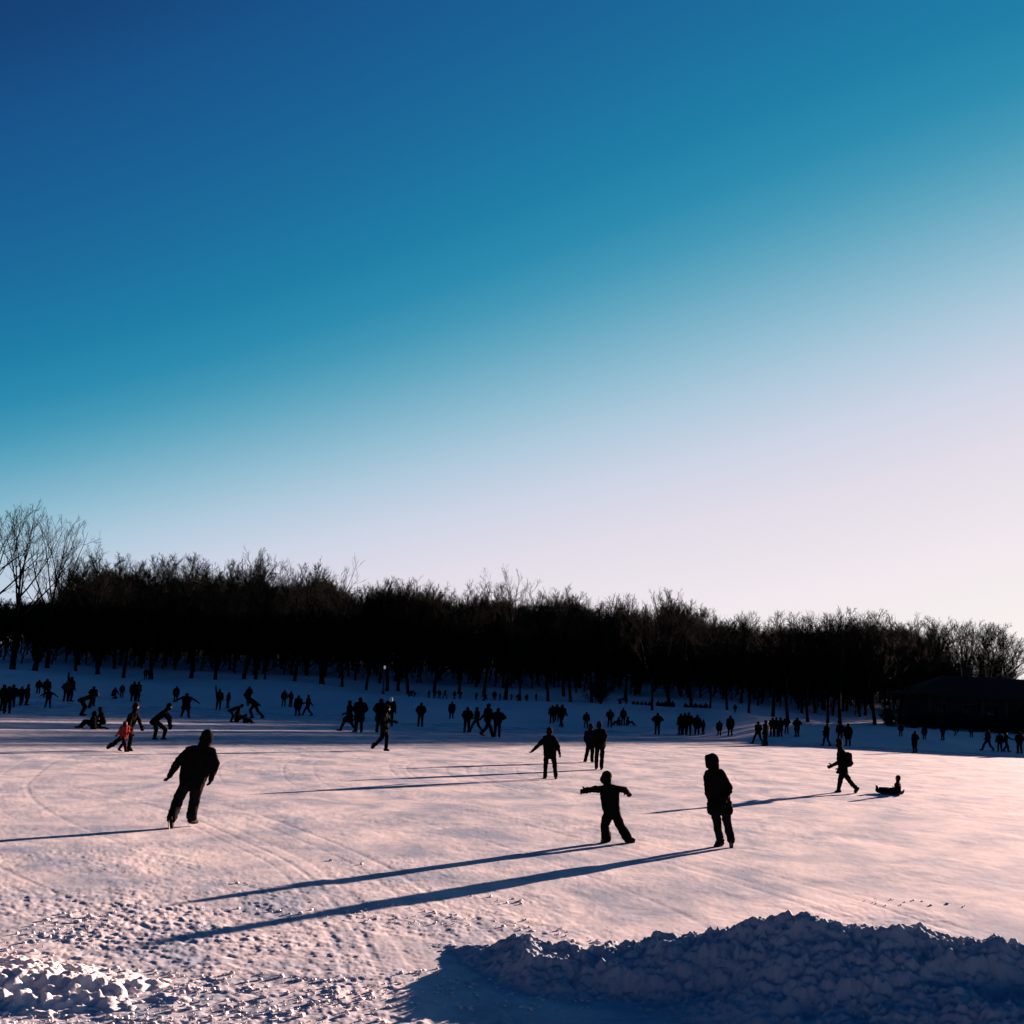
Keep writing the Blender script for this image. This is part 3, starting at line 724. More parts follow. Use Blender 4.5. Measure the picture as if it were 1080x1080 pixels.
def hand_prims(w, d, side, s, mat, curl=1.0, detail=True):
    """wrist w, direction d, side = thumb direction"""
    d = unit(d); side = unit(side - d * (side @ d)); nrm = np.cross(d, side)
    P = [('c', w - d * .05 * s, w + d * .03 * s, .036 * s, .036 * s, mat), ('e', w + d * .045 * s, .052 * s, .060 * s, .040 * s, np.array([side, d, nrm]), mat)]
    if not detail:
        P.append(('c', w + d * .06 * s, w + d * .13 * s, .036 * s, .026 * s, mat)); P.append(('c', w + d * .03 * s + side * .03 * s, w + d * .08 * s + side * .07 * s, .016 * s, .013 * s, mat))
        return P
    for k, (o, L) in enumerate(((.030, .072), (.010, .082), (-.010, .076), (-.030, .060))):
        a = w + d * .085 * s + side * o * s; dd = unit(d + side * o * 6 * .9); m = a + dd * L * .5 * s
        e = m + unit(dd - nrm * curl) * L * .5 * s
        P += [('c', a, m, .0165 * s, .016 * s, mat), ('c', m, e, .016 * s, .0145 * s, mat)]
    a = w + d * .025 * s + side * .036 * s; m = a + unit(d * .6 + side) * .04 * s; e = m + unit(d * 1.1 + side * .5) * .035 * s
    P += [('c', a, m, .018 * s, .016 * s, mat), ('c', m, e, .016 * s, .013 * s, mat)]
    return P
def lerp(a, b, t): return np.asarray(a) * (1 - t) + np.asarray(b) * t

def make_skate(parent, an, kn, toe, s, blade=True):
    """boot with shaft, sole and steel blade; toe is the point of the boot"""
    d = unit(np.asarray(toe) - an); sh = unit(np.asarray(kn) - an)
    n = unit(d - sh * 0); dn = unit(-sh + d * (sh @ d))          # sole normal, away from the shin
    heel = an + dn * .050 * s - d * .045 * s; tip = an + dn * .055 * s + d * .165 * s
    pr = [('c', an + sh * .12 * s, an, .062 * s, .054 * s, 'leather'), ('c', heel, lerp(heel, tip, .75), .043 * s, .042 * s, 'leather'),
          ('c', an + d * .02 * s, tip, .05 * s, .034 * s, 'leather'), ('c', lerp(heel, tip, .5) + dn * .0 * s, tip, .042 * s, .036 * s, 'leather')]
    o = link('skate' if blade else 'boot', remesh('skate' if blade else 'boot', pr, .010, ['leather']), None, parent)
    if blade:
        x = unit(np.cross(d, dn)); c0 = heel + dn * .043 * s; c1 = tip + dn * .040 * s
        pts = []
        for t, h0, h1 in ((-.06, .0, .026), (.1, .0, .045), (.9, .0, .045), (1.12, .0, .03)):
            c = lerp(c0, c1, t)
            for sg in (-1, 1):
                for h in (h0 - .012, h1): pts.append(c + dn * h * s + x * sg * .003 * s)
        fs = []
        for k in range(3):
            b = k * 4
            fs += [(b, b + 1, b + 5, b + 4), (b + 2, b + 6, b + 7, b + 3), (b + 1, b + 3, b + 7, b + 5), (b, b + 4, b + 6, b + 2)]
        fs += [(0, 2, 3, 1), (12, 13, 15, 14)]
        me = bpy.data.meshes.new('blade'); me.from_pydata([tuple(p) for p in pts], [], fs); me.update(); link('blade', me, M['steel'], o)
    return o
def torso_prims(J, s, fat, mat, hem):
    hl, hr, sl, sr = J['hipL'], J['hipR'], J['shL'], J['shR']; hc, sc_ = (hl + hr) / 2, (sl + sr) / 2
    up = unit(sc_ - hc); lo = -up * hem
    r = .105 * s * fat
    return [('c', hl + lo, lerp(hl, sl, .86), r * 1.02, r * .95, mat), ('c', hr + lo, lerp(hr, sr, .86), r * 1.02, r * .95, mat),
            ('c', hc + lo, lerp(hc, sc_, .9), r * 1.1, r * 1.08, mat), ('c', lerp(sl, sc_, .12), lerp(sr, sc_, .12), .078 * s * fat, .078 * s * fat, mat),
            ('c', sc_ - up * .02 * s, lerp(sc_, J['head'], .42), .082 * s, .066 * s, mat)]
def build_person(root, J, s=1.0, jacket='black', trousers='black', hat=None, hood=False, fat=1.0, hem=.06, glove='black', facing=(0, 1, 0), look=None,
                 vox=.011, blade=True, legfat=1.0, skirt=0.0, flare=1.0, seed=0, thumbs=None, hs=1.1):
    """one figure: continuous body with head and hands, and its clothing as children. Joints in metres, root-local."""
    J = {k: np.asarray(q, float) for k, q in J.items()}
    fwd = unit(np.asarray(facing, float)); look = fwd if look is None else look
    hl, hr, sl, sr = J['hipL'], J['hipR'], J['shL'], J['shR']; hc, sc_ = (hl + hr) / 2, (sl + sr) / 2
    B = head_prims(J['head'], look, s * hs)
    B += [('c', sc_, J['head'], .050 * s, .052 * s, 'skin'), ('c', hc, lerp(hc, sc_, .85), .085 * s, .08 * s, 'skin'), ('c', sl, sr, .040 * s, .040 * s, 'skin'), ('c', hl, hr, .07 * s, .07 * s, 'skin')]
    for q in 'LR':
        sh, e_, h_ = J['sh' + q], J['el' + q], J['ha' + q]
        B += [('c', sh, e_, .046 * s, .038 * s, 'skin'), ('c', e_, h_, .038 * s, .028 * s, 'skin')]
        th = thumbs[q] if thumbs else fwd + V3(0, 0, .4)
        B += hand_prims(h_, h_ - e_, np.asarray(th, float), s * 1.2, glove)
        B += [('c', J['hip' + q], J['kn' + q], .074 * s, .052 * s, 'skin'), ('c', J['kn' + q], J['an' + q], .052 * s, .036 * s, 'skin'),
              ('c', J['an' + q], lerp(J['an' + q], J['toe' + q], .8), .036 * s, .028 * s, 'skin')]
    link('body', remesh('body', B, .0085 * max(s, .8), ['skin', glove, 'eye'], 1), None, root)
    A = torso_prims(J, s, fat, jacket, hem)
    if skirt > 0:
        up = unit(sc_ - hc)
        for a in (hl, hr, hc): A.append(('c', a, a - up * skirt + (a - hc) * .45, .108 * s * fat, .110 * s * fat, jacket))
    for q in 'LR':
        A += [('c', J['sh' + q], J['el' + q], .074 * s * fat, .062 * s * fat, jacket), ('c', J['el' + q], lerp(J['el' + q], J['ha' + q], .93), .062 * s * fat, .050 * s * fat, jacket)]
    link('jacket', remesh('jacket', A, vox, [jacket], 4, .030 * s, seed), None, root)
    T = [('c', hl, hr, .10 * s * fat, .10 * s * fat, trousers)]
    for q in 'LR':
        T += [('c', J['hip' + q], J['kn' + q], .098 * s * legfat, .078 * s * legfat, trousers), ('c', J['kn' + q], lerp(J['kn' + q], J['an' + q], .96), .078 * s * legfat, .068 * s * legfat * flare, trousers)]
    link('trousers', remesh('trousers', T, vox, [trousers], 4, .026 * s, seed + 3), None, root)
    for q in 'LR': make_skate(root, J['an' + q], J['kn' + q], J['toe' + q], s, blade)
    ax = frame(look); g = lambda x, y, z: J['head'] + (V3(x, y, z) * s * hs) @ ax
    link('scarf', remesh('scarf', [('c', sc_, lerp(sc_, J['head'], .72), .092 * s, .082 * s, glove), ('c', g(0, .03, -.075), g(0, -.03, -.06), .074 * s, .08 * s, glove)], .010, [glove], 2), None, root)
    s = s * hs
    if hood:
        H_ = [('e', g(0, -.018, .012), .112 * s, .122 * s, .138 * s, ax, hood), ('c', g(-.05, .055, .070), g(.05, .055, .070), .046 * s, .046 * s, hood), ('c', g(0, .05, .07), g(0, .105, .055), .045 * s, .022 * s, hood),
              ('c', g(-.080, .035, -.08), g(-.085, .05, .05), .034 * s, .032 * s, hood), ('c', g(.080, .035, -.08), g(.085, .05, .05), .034 * s, .032 * s, hood),
              ('c', g(0, -.03, -.05), lerp(sc_, J['head'], .25), .105 * s, .10 * s, hood)]
        link('hood', remesh('hood', H_, vox, [hood], 3), None, root)
    elif hat:
        H_ = [('e', g(0, -.008, .04), .092 * s, .108 * s, .096 * s, ax, hat), ('c', g(-.02, -.03, -.01), g(.02, -.03, -.01), .082 * s, .082 * s, hat)]
        link('hat', remesh('hat', H_, .010, [hat], 2), None, root)
    else:
        H_ = [('e', g(0, -.018, .025), .086 * s, .098 * s, .104 * s, ax, 'hair'), ('e', g(0, -.05, -.05), .07 * s, .06 * s, .07 * s, ax, 'hair')]
        link('hair', remesh('hair', H_, .010, ['hair'], 2), None, root)
    return root

class Px:
    """turn joints read off the photograph (pixels + depth in metres) into root-local metres; root stands on the ground under (fx, fy)"""
    def __init__(self, fx, fy, z=0.0):
        self.P = hit(fx, fy); self.fx, self.fy = fx, fy
        self.m = float((self.P - CAM) @ FWD) / F
        self.bx = unit(V3(self.P[1], -self.P[0], 0)); self.by = V3(-self.bx[1], self.bx[0], 0)   # across and along the sight line
        self.rz = math.atan2(self.bx[1], self.bx[0])
    def __call__(self, x, y, depth=0.0):
        du, dv = x - self.fx, self.fy - y
        return V3((CR * du - SR * dv) * self.m, depth, (SR * du + CR * dv) * self.m + depth * .05)
def hero(fx, fy, pts, label, group='people out on the sunny ice', lift=0.0, **kw):
    T = Px(fx, fy); J = {k: T(*q) for k, q in pts.items()}
    if lift: J = {k: q + V3(0, 0, lift) for k, q in J.items()}
    root = empty('person', tuple(T.P), T.rz); tag(root, label, 'person', group)
    build_person(root, J, **kw)
    return root, T, J

hero(197, 872, dict(head=(214, 781), shL=(196.5, 793.5, 0), shR=(218.5, 794.5, .02), elL=(184.5, 806.5, -.05), haL=(179.5, 815.5, .02), elR=(223.5, 808, .03), haR=(220.8, 820.5, .12),
     hipL=(195, 826, 0), hipR=(206.5, 826.5, .02), knL=(186.5, 845, -.08), anL=(181.5, 860, -.32), toeL=(182.5, 869, -.22), knR=(203.8, 844.5, .12), anR=(201.5, 863, .05), toeR=(206.0, 865, .17)),
     'big man in black coat and dark beanie leaning as he skates, left foreground', s=1.1, jacket='black', trousers='charcoal', hat='black', fat=1.04, hem=.04, facing=(.35, 1, 0), look=V3(.35, 1, -.05), legfat=1.05, flare=1.15, seed=1)
hero(648, 889, dict(head=(641, 823.5), shL=(637.4, 833.5, -.06), shR=(648.8, 833.5, .07), elL=(626.5, 832.6, -.22), haL=(618.4, 833, -.40), elR=(658.6, 835.5, .22), haR=(662.0, 839.6, .36),
     hipL=(642.8, 858, 0), hipR=(648.8, 858, .02), knL=(638, 870.5, -.12), anL=(639.8, 884, -.02), toeL=(633.5, 886.5, -.1), knR=(655.0, 872.5, .0), anR=(661.8, 884, .1), toeR=(667, 884.5, .12)),
     'child in dark snowsuit and hat balancing with both arms flung out', s=.82, jacket='black', trousers='black', hat='black', fat=1.12, facing=(-.6, -1, 0), look=V3(.5, .9, -.1), hs=1.3, legfat=1.25, flare=1.3, hem=.03, seed=2,
     thumbs={'L': (0, -.2, 1), 'R': (-1, -.4, 0)}, vox=.010)
hero(764, 893, dict(head=(753.3, 805.3), shL=(749.8, 818.5, 0), shR=(763.2, 818.5, .03), elL=(749.3, 834.5, -.06), haL=(751, 845.5, -.16), elR=(770.8, 832.8, .0), haR=(766.3, 842.5, -.15),
     hipL=(754.8, 848, 0), hipR=(764.8, 848, .02), knL=(757.2, 870, -.04), anL=(759.5, 885.5, 0), toeL=(755.2, 888.5, -.06), knR=(768.2, 870.5, 0), anR=(771.5, 887, .02), toeR=(770.2, 891, -.14)),
     'person in long dark hooded coat standing still, hands in pockets, right of the balancing child', s=1.0, jacket='black', trousers='charcoal', hood='black', fat=1.15, facing=(-.75, -.6, 0), look=V3(-1, .5, -.05), hs=1.08, skirt=.12, legfat=1.0, flare=1.12, seed=3)
hero(580.5, 821.5, dict(head=(579.8, 772.4), shL=(575.8, 779.2, 0), shR=(584.2, 779.2, .03), elL=(569.2, 785.6, -.05), haL=(563.6, 790.6, -.08), elR=(588.2, 787.6, .03), haR=(589.9, 793.2, -.04),
     hipL=(577.0, 795.5, 0), hipR=(583.4, 795.5, .02), knL=(575.6, 807.5, -.05), anL=(574.8, 819, -.02), toeL=(573.0, 819.8, .14), knR=(585.2, 807.5, -.05), anR=(586.3, 819.4, 0), toeR=(587.8, 820.0, .16)),
     'slim skater in dark jacket with both arms held away from the body, mid picture', s=.97, jacket='black', trousers='black', hat='maroon', fat=1.08, facing=(0, 1, 0), legfat=.95, seed=4)
hero(621, 804, dict(head=(623.4, 767.4), shL=(618.9, 773.4, 0), shR=(626.4, 773, .03), elL=(617.6, 781.3, -.05), haL=(620.2, 785.5, -.14), elR=(628.0, 781.3, .03), haR=(626.5, 785.8, -.14),
     hipL=(621.2, 785.5, 0), hipR=(625.4, 785.5, .02), knL=(619.3, 793.8, -.06), anL=(617.2, 802.5, .1), toeL=(615.6, 803.4, .2), knR=(624.6, 794.5, -.05), anR=(624.6, 802.8, -.05), toeR=(625.2, 803.4, .1)),
     'left one of two people skating close together, stepping out with one leg', s=.98, jacket='navy', trousers='black', hat='charcoal', fat=1.1, facing=(-.3, 1, 0), seed=5)
hero(632, 812, dict(head=(632.8, 765.6), shL=(628.9, 772.2, 0), shR=(637.2, 772.2, .03), elL=(628.0, 780.8, -.05), haL=(629.8, 786.2, -.14), elR=(639.4, 778.2, .03), haR=(637.3, 783.5, -.13),
     hipL=(630.6, 786.5, 0), hipR=(635.8, 786.5, .02), knL=(629.4, 798.2, -.05), anL=(628.8, 809.4, .02), toeL=(628.4, 810.2, .16), knR=(635.1, 798.2, -.02), anR=(634.4, 810.2, 0), toeR=(635, 811, .15)),
     'right one of two people skating close together, taller with elbow out', s=.97, jacket='black', trousers='black', hat='black', fat=1.1, facing=(.1, 1, 0), seed=6)
hero(405, 792, dict(head=(408, 748.2), shL=(402.6, 754.8, -.12), shR=(406.6, 754.6, .12), elL=(400.6, 762.0, -.2), haL=(405.4, 766.0, -.24), elR=(410.6, 761.4, .16), haR=(415.0, 762.2, .18),
     hipL=(403.9, 768.4, -.08), hipR=(405.9, 768.4, .08), knL=(402.6, 778.2, -.08), anL=(395.6, 785.4, -.06), toeL=(394.2, 789.4, -.06), knR=(407.9, 779.0, .08), anR=(406.9, 789.8, .06), toeR=(410.5, 791.0, .06)),
     'walker in dark coat striding right with one hand reaching forward', s=1.02, jacket='green', trousers='black', hat='black', fat=1.12, facing=(1, -.1, 0), look=V3(1, .6, 0), seed=7)
r8, T8, J8 = hero(890, 836, dict(head=(887.2, 784.4), shL=(888.0, 792.4, -.14), shR=(890.2, 792.4, .14), elL=(886.4, 804.6, -.18), haL=(880.2, 807.4, -.2), elR=(889.6, 804.8, .18), haR=(886.6, 811.6, .16),
     hipL=(889.6, 814.8, -.08), hipR=(891.4, 814.8, .08), knL=(886.6, 824.6, -.08), anL=(884.6, 833.4, -.08), toeL=(880.4, 835.2, -.08), knR=(896.4, 824.4, .08), anR=(902.8, 831.6, .06), toeR=(900.2, 835.2, .06)),
     'walker carrying a backpack, striding left and reaching forward', s=.98, jacket='black', trousers='black', hat='black', fat=1.12, facing=(-1, 0, 0), look=V3(-1, .5, 0), blade=False, seed=8)
hb = T8(897.8, 801.5, 0)
bp = [('c', hb + V3(0, -.1, -.16), hb + V3(0, -.1, .14), .085, .075, 'charcoal'), ('c', hb + V3(0, .1, -.16), hb + V3(0, .1, .14), .085, .075, 'charcoal'),
      ('c', hb + V3(-.07, 0, -.18), hb + V3(-.07, 0, .17), .09, .07, 'charcoal'), ('c', hb + V3(.045, -.07, -.12), hb + V3(.045, .07, -.12), .075, .075, 'charcoal')]
bpo = link('backpack', remesh('backpack', bp, .012, ['charcoal'], 3)); bpo.location = r8.location; bpo.rotation_euler = r8.rotation_euler
tag(bpo, 'dark backpack on the back of the walker striding left', 'backpack')
for sg in (-.12, .12):
    st = link('strap', remesh('strap', [('c', hb + V3(-.08, sg, .16), T8(889, 790.5, sg), .022, .022, 'black'), ('c', T8(889, 790.5, sg), T8(886.0, 797.5, sg), .022, .022, 'black')], .011, ['black'], 1), None, bpo)
r9, T9, J9 = hero(939, 838, dict(head=(947.6, 821.2), shL=(946.2, 827.0, -.12), shR=(947.6, 827.0, .12), elL=(948.4, 831.6, -.19), haL=(943.0, 832.4, -.18), elR=(949.0, 831.4, .19), haR=(943.5, 832.2, .17),
     hipL=(946.2, 835.6, -.07), hipR=(947.2, 835.6, .07), knL=(937.4, 833.4, -.09), anL=(928.2, 833.2, -.1), toeL=(926.4, 829.4, -.1), knR=(937.6, 833.2, .09), anR=(927.6, 832.6, .1), toeR=(925.8, 828.8, .1)),
     'child sitting with legs stretched forward on a low sled behind the walker', s=.68, jacket='black', trousers='black', hat='black', fat=1.2, facing=(-1, 0, 0), legfat=1.2, hem=.0, blade=False, seed=9, vox=.010)
M['plastic'] = plain('dark_plastic', (0.015, 0.015, 0.02), 0.4, 0.1, 10)
prof = [(925.0, .16), (924.0, .08), (926.5, .03), (932, .012), (940, .01), (948, .012), (951.5, .05), (953, .12)]
sv, sf = [], []
for px_, z_ in prof:
    x_ = T9(px_, 838)[0]
    for y_, dz in ((-.24, .07), (-.20, .0), (.20, .0), (.24, .07)): sv.append((x_, y_, z_ + dz))
    for y_, dz in ((-.24, .07), (-.20, .0), (.20, .0), (.24, .07)): sv.append((x_, y_ * .96, z_ + dz + .012))
for i in range(len(prof) - 1):
    a, b = i * 8, i * 8 + 8
    for k in range(3): sf += [(a + k, b + k, b + k + 1, a + k + 1), (a + 4 + k, a + 5 + k, b + 5 + k, b + 4 + k)]
    sf += [(a, a + 4, b + 4, b), (a + 3, b + 3, b + 7, a + 7)]
for a in (0, (len(prof) - 1) * 8): sf += [(a + k, a + k + 1, a + k + 5, a + k + 4) for k in range(3)]
sme = bpy.data.meshes.new('sled'); sme.from_pydata(sv, [], sf); sme.update()
sled = link('sled', sme, M['plastic']); sled.location = r9.location; sled.rotation_euler = r9.rotation_euler
tag(sled, 'low dark sled under the seated child', 'sled')
hero(131, 792, dict(head=(140.6, 746), shL=(136.0, 754.6, -.05), shR=(141.4, 754.6, .12), elL=(134.4, 763.4, -.14), haL=(135.6, 768.5, -.22), elR=(144.6, 760.6, .14), haR=(146.6, 766.4, .1),
     hipL=(132.4, 769.4, -.05), hipR=(135.4, 769.4, .08), knL=(126.0, 779.2, -.05), anL=(118.6, 786.0, -.02), toeL=(116.2, 789.4, -.02), knR=(137.2, 779.4, .05), anR=(135.4, 788.6, .05), toeR=(139.0, 790.0, .0)),
     'adult skater leaning right over a child in red, one leg trailing', s=.95, jacket='brown', trousers='black', hat='maroon', fat=1.05, facing=(1, -.3, 0), look=V3(1, .7, -.1), seed=10)
hero(168, 780, dict(head=(176.8, 745.6), shL=(170.6, 752.4, -.12), shR=(172.8, 751.8, .12), elL=(176.6, 758.6, -.18), haL=(177.6, 765.2, -.12), elR=(178.4, 758.0, .18), haR=(178.6, 764.4, .14),
     hipL=(161.6, 760.6, -.08), hipR=(163.2, 760.2, .08), knL=(164.6, 769.8, -.12), anL=(163.0, 778.0, -.1), toeL=(166.8, 779.0, -.12), knR=(174.0, 770.4, .1), anR=(171.8, 778.8, .1), toeR=(175.6, 779.8, .1)),
     'skater bent forward with hands near knees, facing right on left ice', s=1.0, jacket='black', trousers='black', hat='black', fat=1.12, facing=(1, -.1, 0), look=V3(1, .5, -.15), seed=11)

# ---- figures too small to show parts: one continuous mesh each
def pose(kind):
    """1.75 m figure facing -y; x = its left on the picture's right"""
    J = dict(head=V3(0, -.02, 1.62), shL=V3(-.19, 0, 1.43), shR=V3(.19, 0, 1.43), elL=V3(-.26, .03, 1.15), elR=V3(.26, .03, 1.15), haL=V3(-.27, -.05, .90), haR=V3(.27, -.05, .90),
             hipL=V3(-.09, 0, .93), hipR=V3(.09, 0, .93), knL=V3(-.11, -.03, .5), knR=V3(.11, -.03, .5), anL=V3(-.12, .02, .09), anR=V3(.12, .02, .09), toeL=V3(-.14, -.17, .05), toeR=V3(.14, -.17, .05))
    up = ['head', 'shL', 'shR', 'elL', 'elR', 'haL', 'haR']
    if kind == 'pockets': J.update(elL=V3(-.30, .06, 1.16), elR=V3(.30, .06, 1.16), haL=V3(-.19, -.08, .98), haR=V3(.19, -.08, .98))
    if kind == 'akimbo': J.update(elL=V3(-.40, .04, 1.2), elR=V3(.40, .04, 1.2), haL=V3(-.2, -.08, 1.05), haR=V3(.2, -.08, 1.05))
    if kind == 'stride': J.update(anL=V3(-.1, -.34, .09), toeL=V3(-.1, -.53, .08), knL=V3(-.1, -.22, .5), anR=V3(.1, .36, .14), toeR=V3(.1, .2, .04), knR=V3(.1, .1, .48), haL=V3(-.25, .2, .95), haR=V3(.25, -.28, 1.0), hipL=V3(-.09, 0, .89), hipR=V3(.09, 0, .89))
    if kind == 'skate':
        for k in up: J[k] = J[k] + V3(0, -.75 * (J[k][2] - .9) if J[k][2] > .9 else 0, -.16)
        J.update(head=V3(0, -.52, 1.42), hipL=V3(-.09, .02, .84), hipR=V3(.09, .02, .84), knL=V3(-.12, -.16, .48), anL=V3(-.13, .0, .09), knR=V3(.18, .16, .46), anR=V3(.28, .42, .16), toeR=V3(.36, .28, .08), haL=V3(-.42, -.2, .85), haR=V3(.4, .1, .88), elL=V3(-.36, -.22, 1.08), elR=V3(.36, -.12, 1.08))
    if kind == 'bend':
        J.update(head=V3(0, -.62, 1.22), shL=V3(-.19, -.45, 1.12), shR=V3(.19, -.45, 1.12), elL=V3(-.26, -.42, .85), elR=V3(.26, -.42, .85), haL=V3(-.18, -.34, .58), haR=V3(.18, -.34, .58), hipL=V3(-.1, .1, .86), hipR=V3(.1, .1, .86), knL=V3(-.15, -.12, .48), knR=V3(.15, -.12, .48))
    if kind == 'sit':
        J.update(head=V3(0, .0, .82), shL=V3(-.18, .06, .62), shR=V3(.18, .06, .62), elL=V3(-.26, -.02, .4), elR=V3(.26, -.02, .4), haL=V3(-.2, -.25, .35), haR=V3(.2, -.25, .35), hipL=V3(-.1, .08, .14), hipR=V3(.1, .08, .14), knL=V3(-.14, -.32, .42), knR=V3(.14, -.32, .42), anL=V3(-.13, -.55, .09), anR=V3(.13, -.55, .09), toeL=V3(-.13, -.73, .08), toeR=V3(.13, -.73, .08))
    if kind == 'kneel':
        J.update(head=V3(0, -.12, 1.08), shL=V3(-.19, -.06, .90), shR=V3(.19, -.06, .90), elL=V3(-.28, -.14, .66), elR=V3(.28, -.14, .66), haL=V3(-.2, -.36, .5), haR=V3(.2, -.36, .5), hipL=V3(-.1, .1, .42), hipR=V3(.1, .1, .42), knL=V3(-.16, -.3, .44), knR=V3(.14, -.22, .10), anL=V3(-.15, -.2, .09), anR=V3(.13, .22, .09), toeL=V3(-.16, -.38, .06), toeR=V3(.13, .36, .05))
    if kind == 'spread': J.update(elL=V3(-.44, 0, 1.28), elR=V3(.44, 0, 1.28), haL=V3(-.64, -.03, 1.12), haR=V3(.64, -.03, 1.12), anL=V3(-.2, .02, .09), anR=V3(.2, .02, .09), toeL=V3(-.24, -.16, .05), toeR=V3(.24, -.16, .05), knL=V3(-.15, -.04, .5), knR=V3(.15, -.04, .5))
    if kind == 'armup': J.update(elR=V3(.28, -.02, 1.68), haR=V3(.30, -.03, 1.95))
    if kind == 'reach': J.update(elR=V3(.24, -.2, 1.2), haR=V3(.22, -.42, 1.12), anL=V3(-.13, -.18, .09), toeL=V3(-.13, -.36, .06), knL=V3(-.11, -.15, .5), anR=V3(.12, .2, .1), toeR=V3(.12, .03, .05))
    return J
def figure_mesh(kind, coat, hatted, vox=.022):
    J = pose(kind); seed = abs(hash((len(kind), coat, hatted))) % 50
    P = head_prims(J['head'], V3(0, -1, -.05), 1.0, 'skin', False)
    P += torso_prims(J, 1.0, 1.1, 'black', .05)
    P += [('c', J['hipL'], J['hipR'], .105, .105, 'charcoal'), ('c', (J['shL'] + J['shR']) / 2, J['head'] + V3(0, .01, -.04), .088, .084, 'brown')]
    if coat:
        for q in 'LR': P.append(('c', J['hip' + q], lerp(J['hip' + q], J['kn' + q], .62), .13, .15, 'black'))
        P.append(('c', (J['hipL'] + J['hipR']) / 2, lerp((J['hipL'] + J['hipR']) / 2, (J['knL'] + J['knR']) / 2, .6), .13, .15, 'black'))
    for q in 'LR':
        P += [('c', J['sh' + q], J['el' + q], .08, .066, 'black'), ('c', J['el' + q], J['ha' + q], .066, .052, 'black')]
        P += hand_prims(J['ha' + q], J['ha' + q] - J['el' + q], V3(0, -1, .2), 1.1, 'navy', detail=False)
        P += [('c', J['hip' + q], J['kn' + q], .10, .08, 'charcoal'), ('c', J['kn' + q], J['an' + q], .08, .066, 'charcoal'),
              ('c', J['an' + q] + V3(0, .03, -.03), J['toe' + q], .05, .045, 'leather')]
    ax = frame(V3(0, -1, 0)); h = J['head']
    if hatted: P += [('e', h + V3(0, .012, .025), .102, .112, .115, ax, 'brown')]
    else: P += [('e', h + V3(0, .04, .0), .108, .105, .13, ax, 'brown'), ('c', h + V3(0, .05, -.06), lerp((J['shL'] + J['shR']) / 2, h, .2), .095, .1, 'brown')]
    me = remesh('person', P, vox, ['black', 'charcoal', 'skin', 'navy', 'leather', 'brown'], 2)
    return me
FM = {}
HEIGHT = {'sit': .94, 'kneel': 1.2, 'bend': 1.36, 'skate': 1.56, 'armup': 1.75}
def figure(px, py, hpx, kind, label, face=0.0, jacket='black', trousers='charcoal', hat='brown', coat=False, hatted=True, group='people on the far ice', name='person', at=None):
    hatted = hatted and rnd.random() < .45
    key = (kind, coat, hatted)
    if key not in FM: FM[key] = figure_mesh(*key)
    P = hit(px, py) if at is None else at
    if P is None: print('NO HIT', px, py); return
    h = hpx * float((P - CAM) @ FWD) / F; s = h / HEIGHT.get(kind, 1.75); s = min(max(s, .45), 1.12)
    o = link(name, FM[key]); o.location = P
    if -50 < face < 50: face += 180      # most look towards the low sun
    b_ = s * (1.12 + 0.14 * rnd.random()); o.rotation_euler = (0, 0, math.radians(face + rnd.uniform(-15, 15))); o.scale = (b_, b_, s)
    for i, mt in ((0, jacket), (1, trousers), (5, hat)):
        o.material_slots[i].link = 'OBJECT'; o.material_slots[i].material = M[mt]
    tag(o, label, 'person', group)
    return o
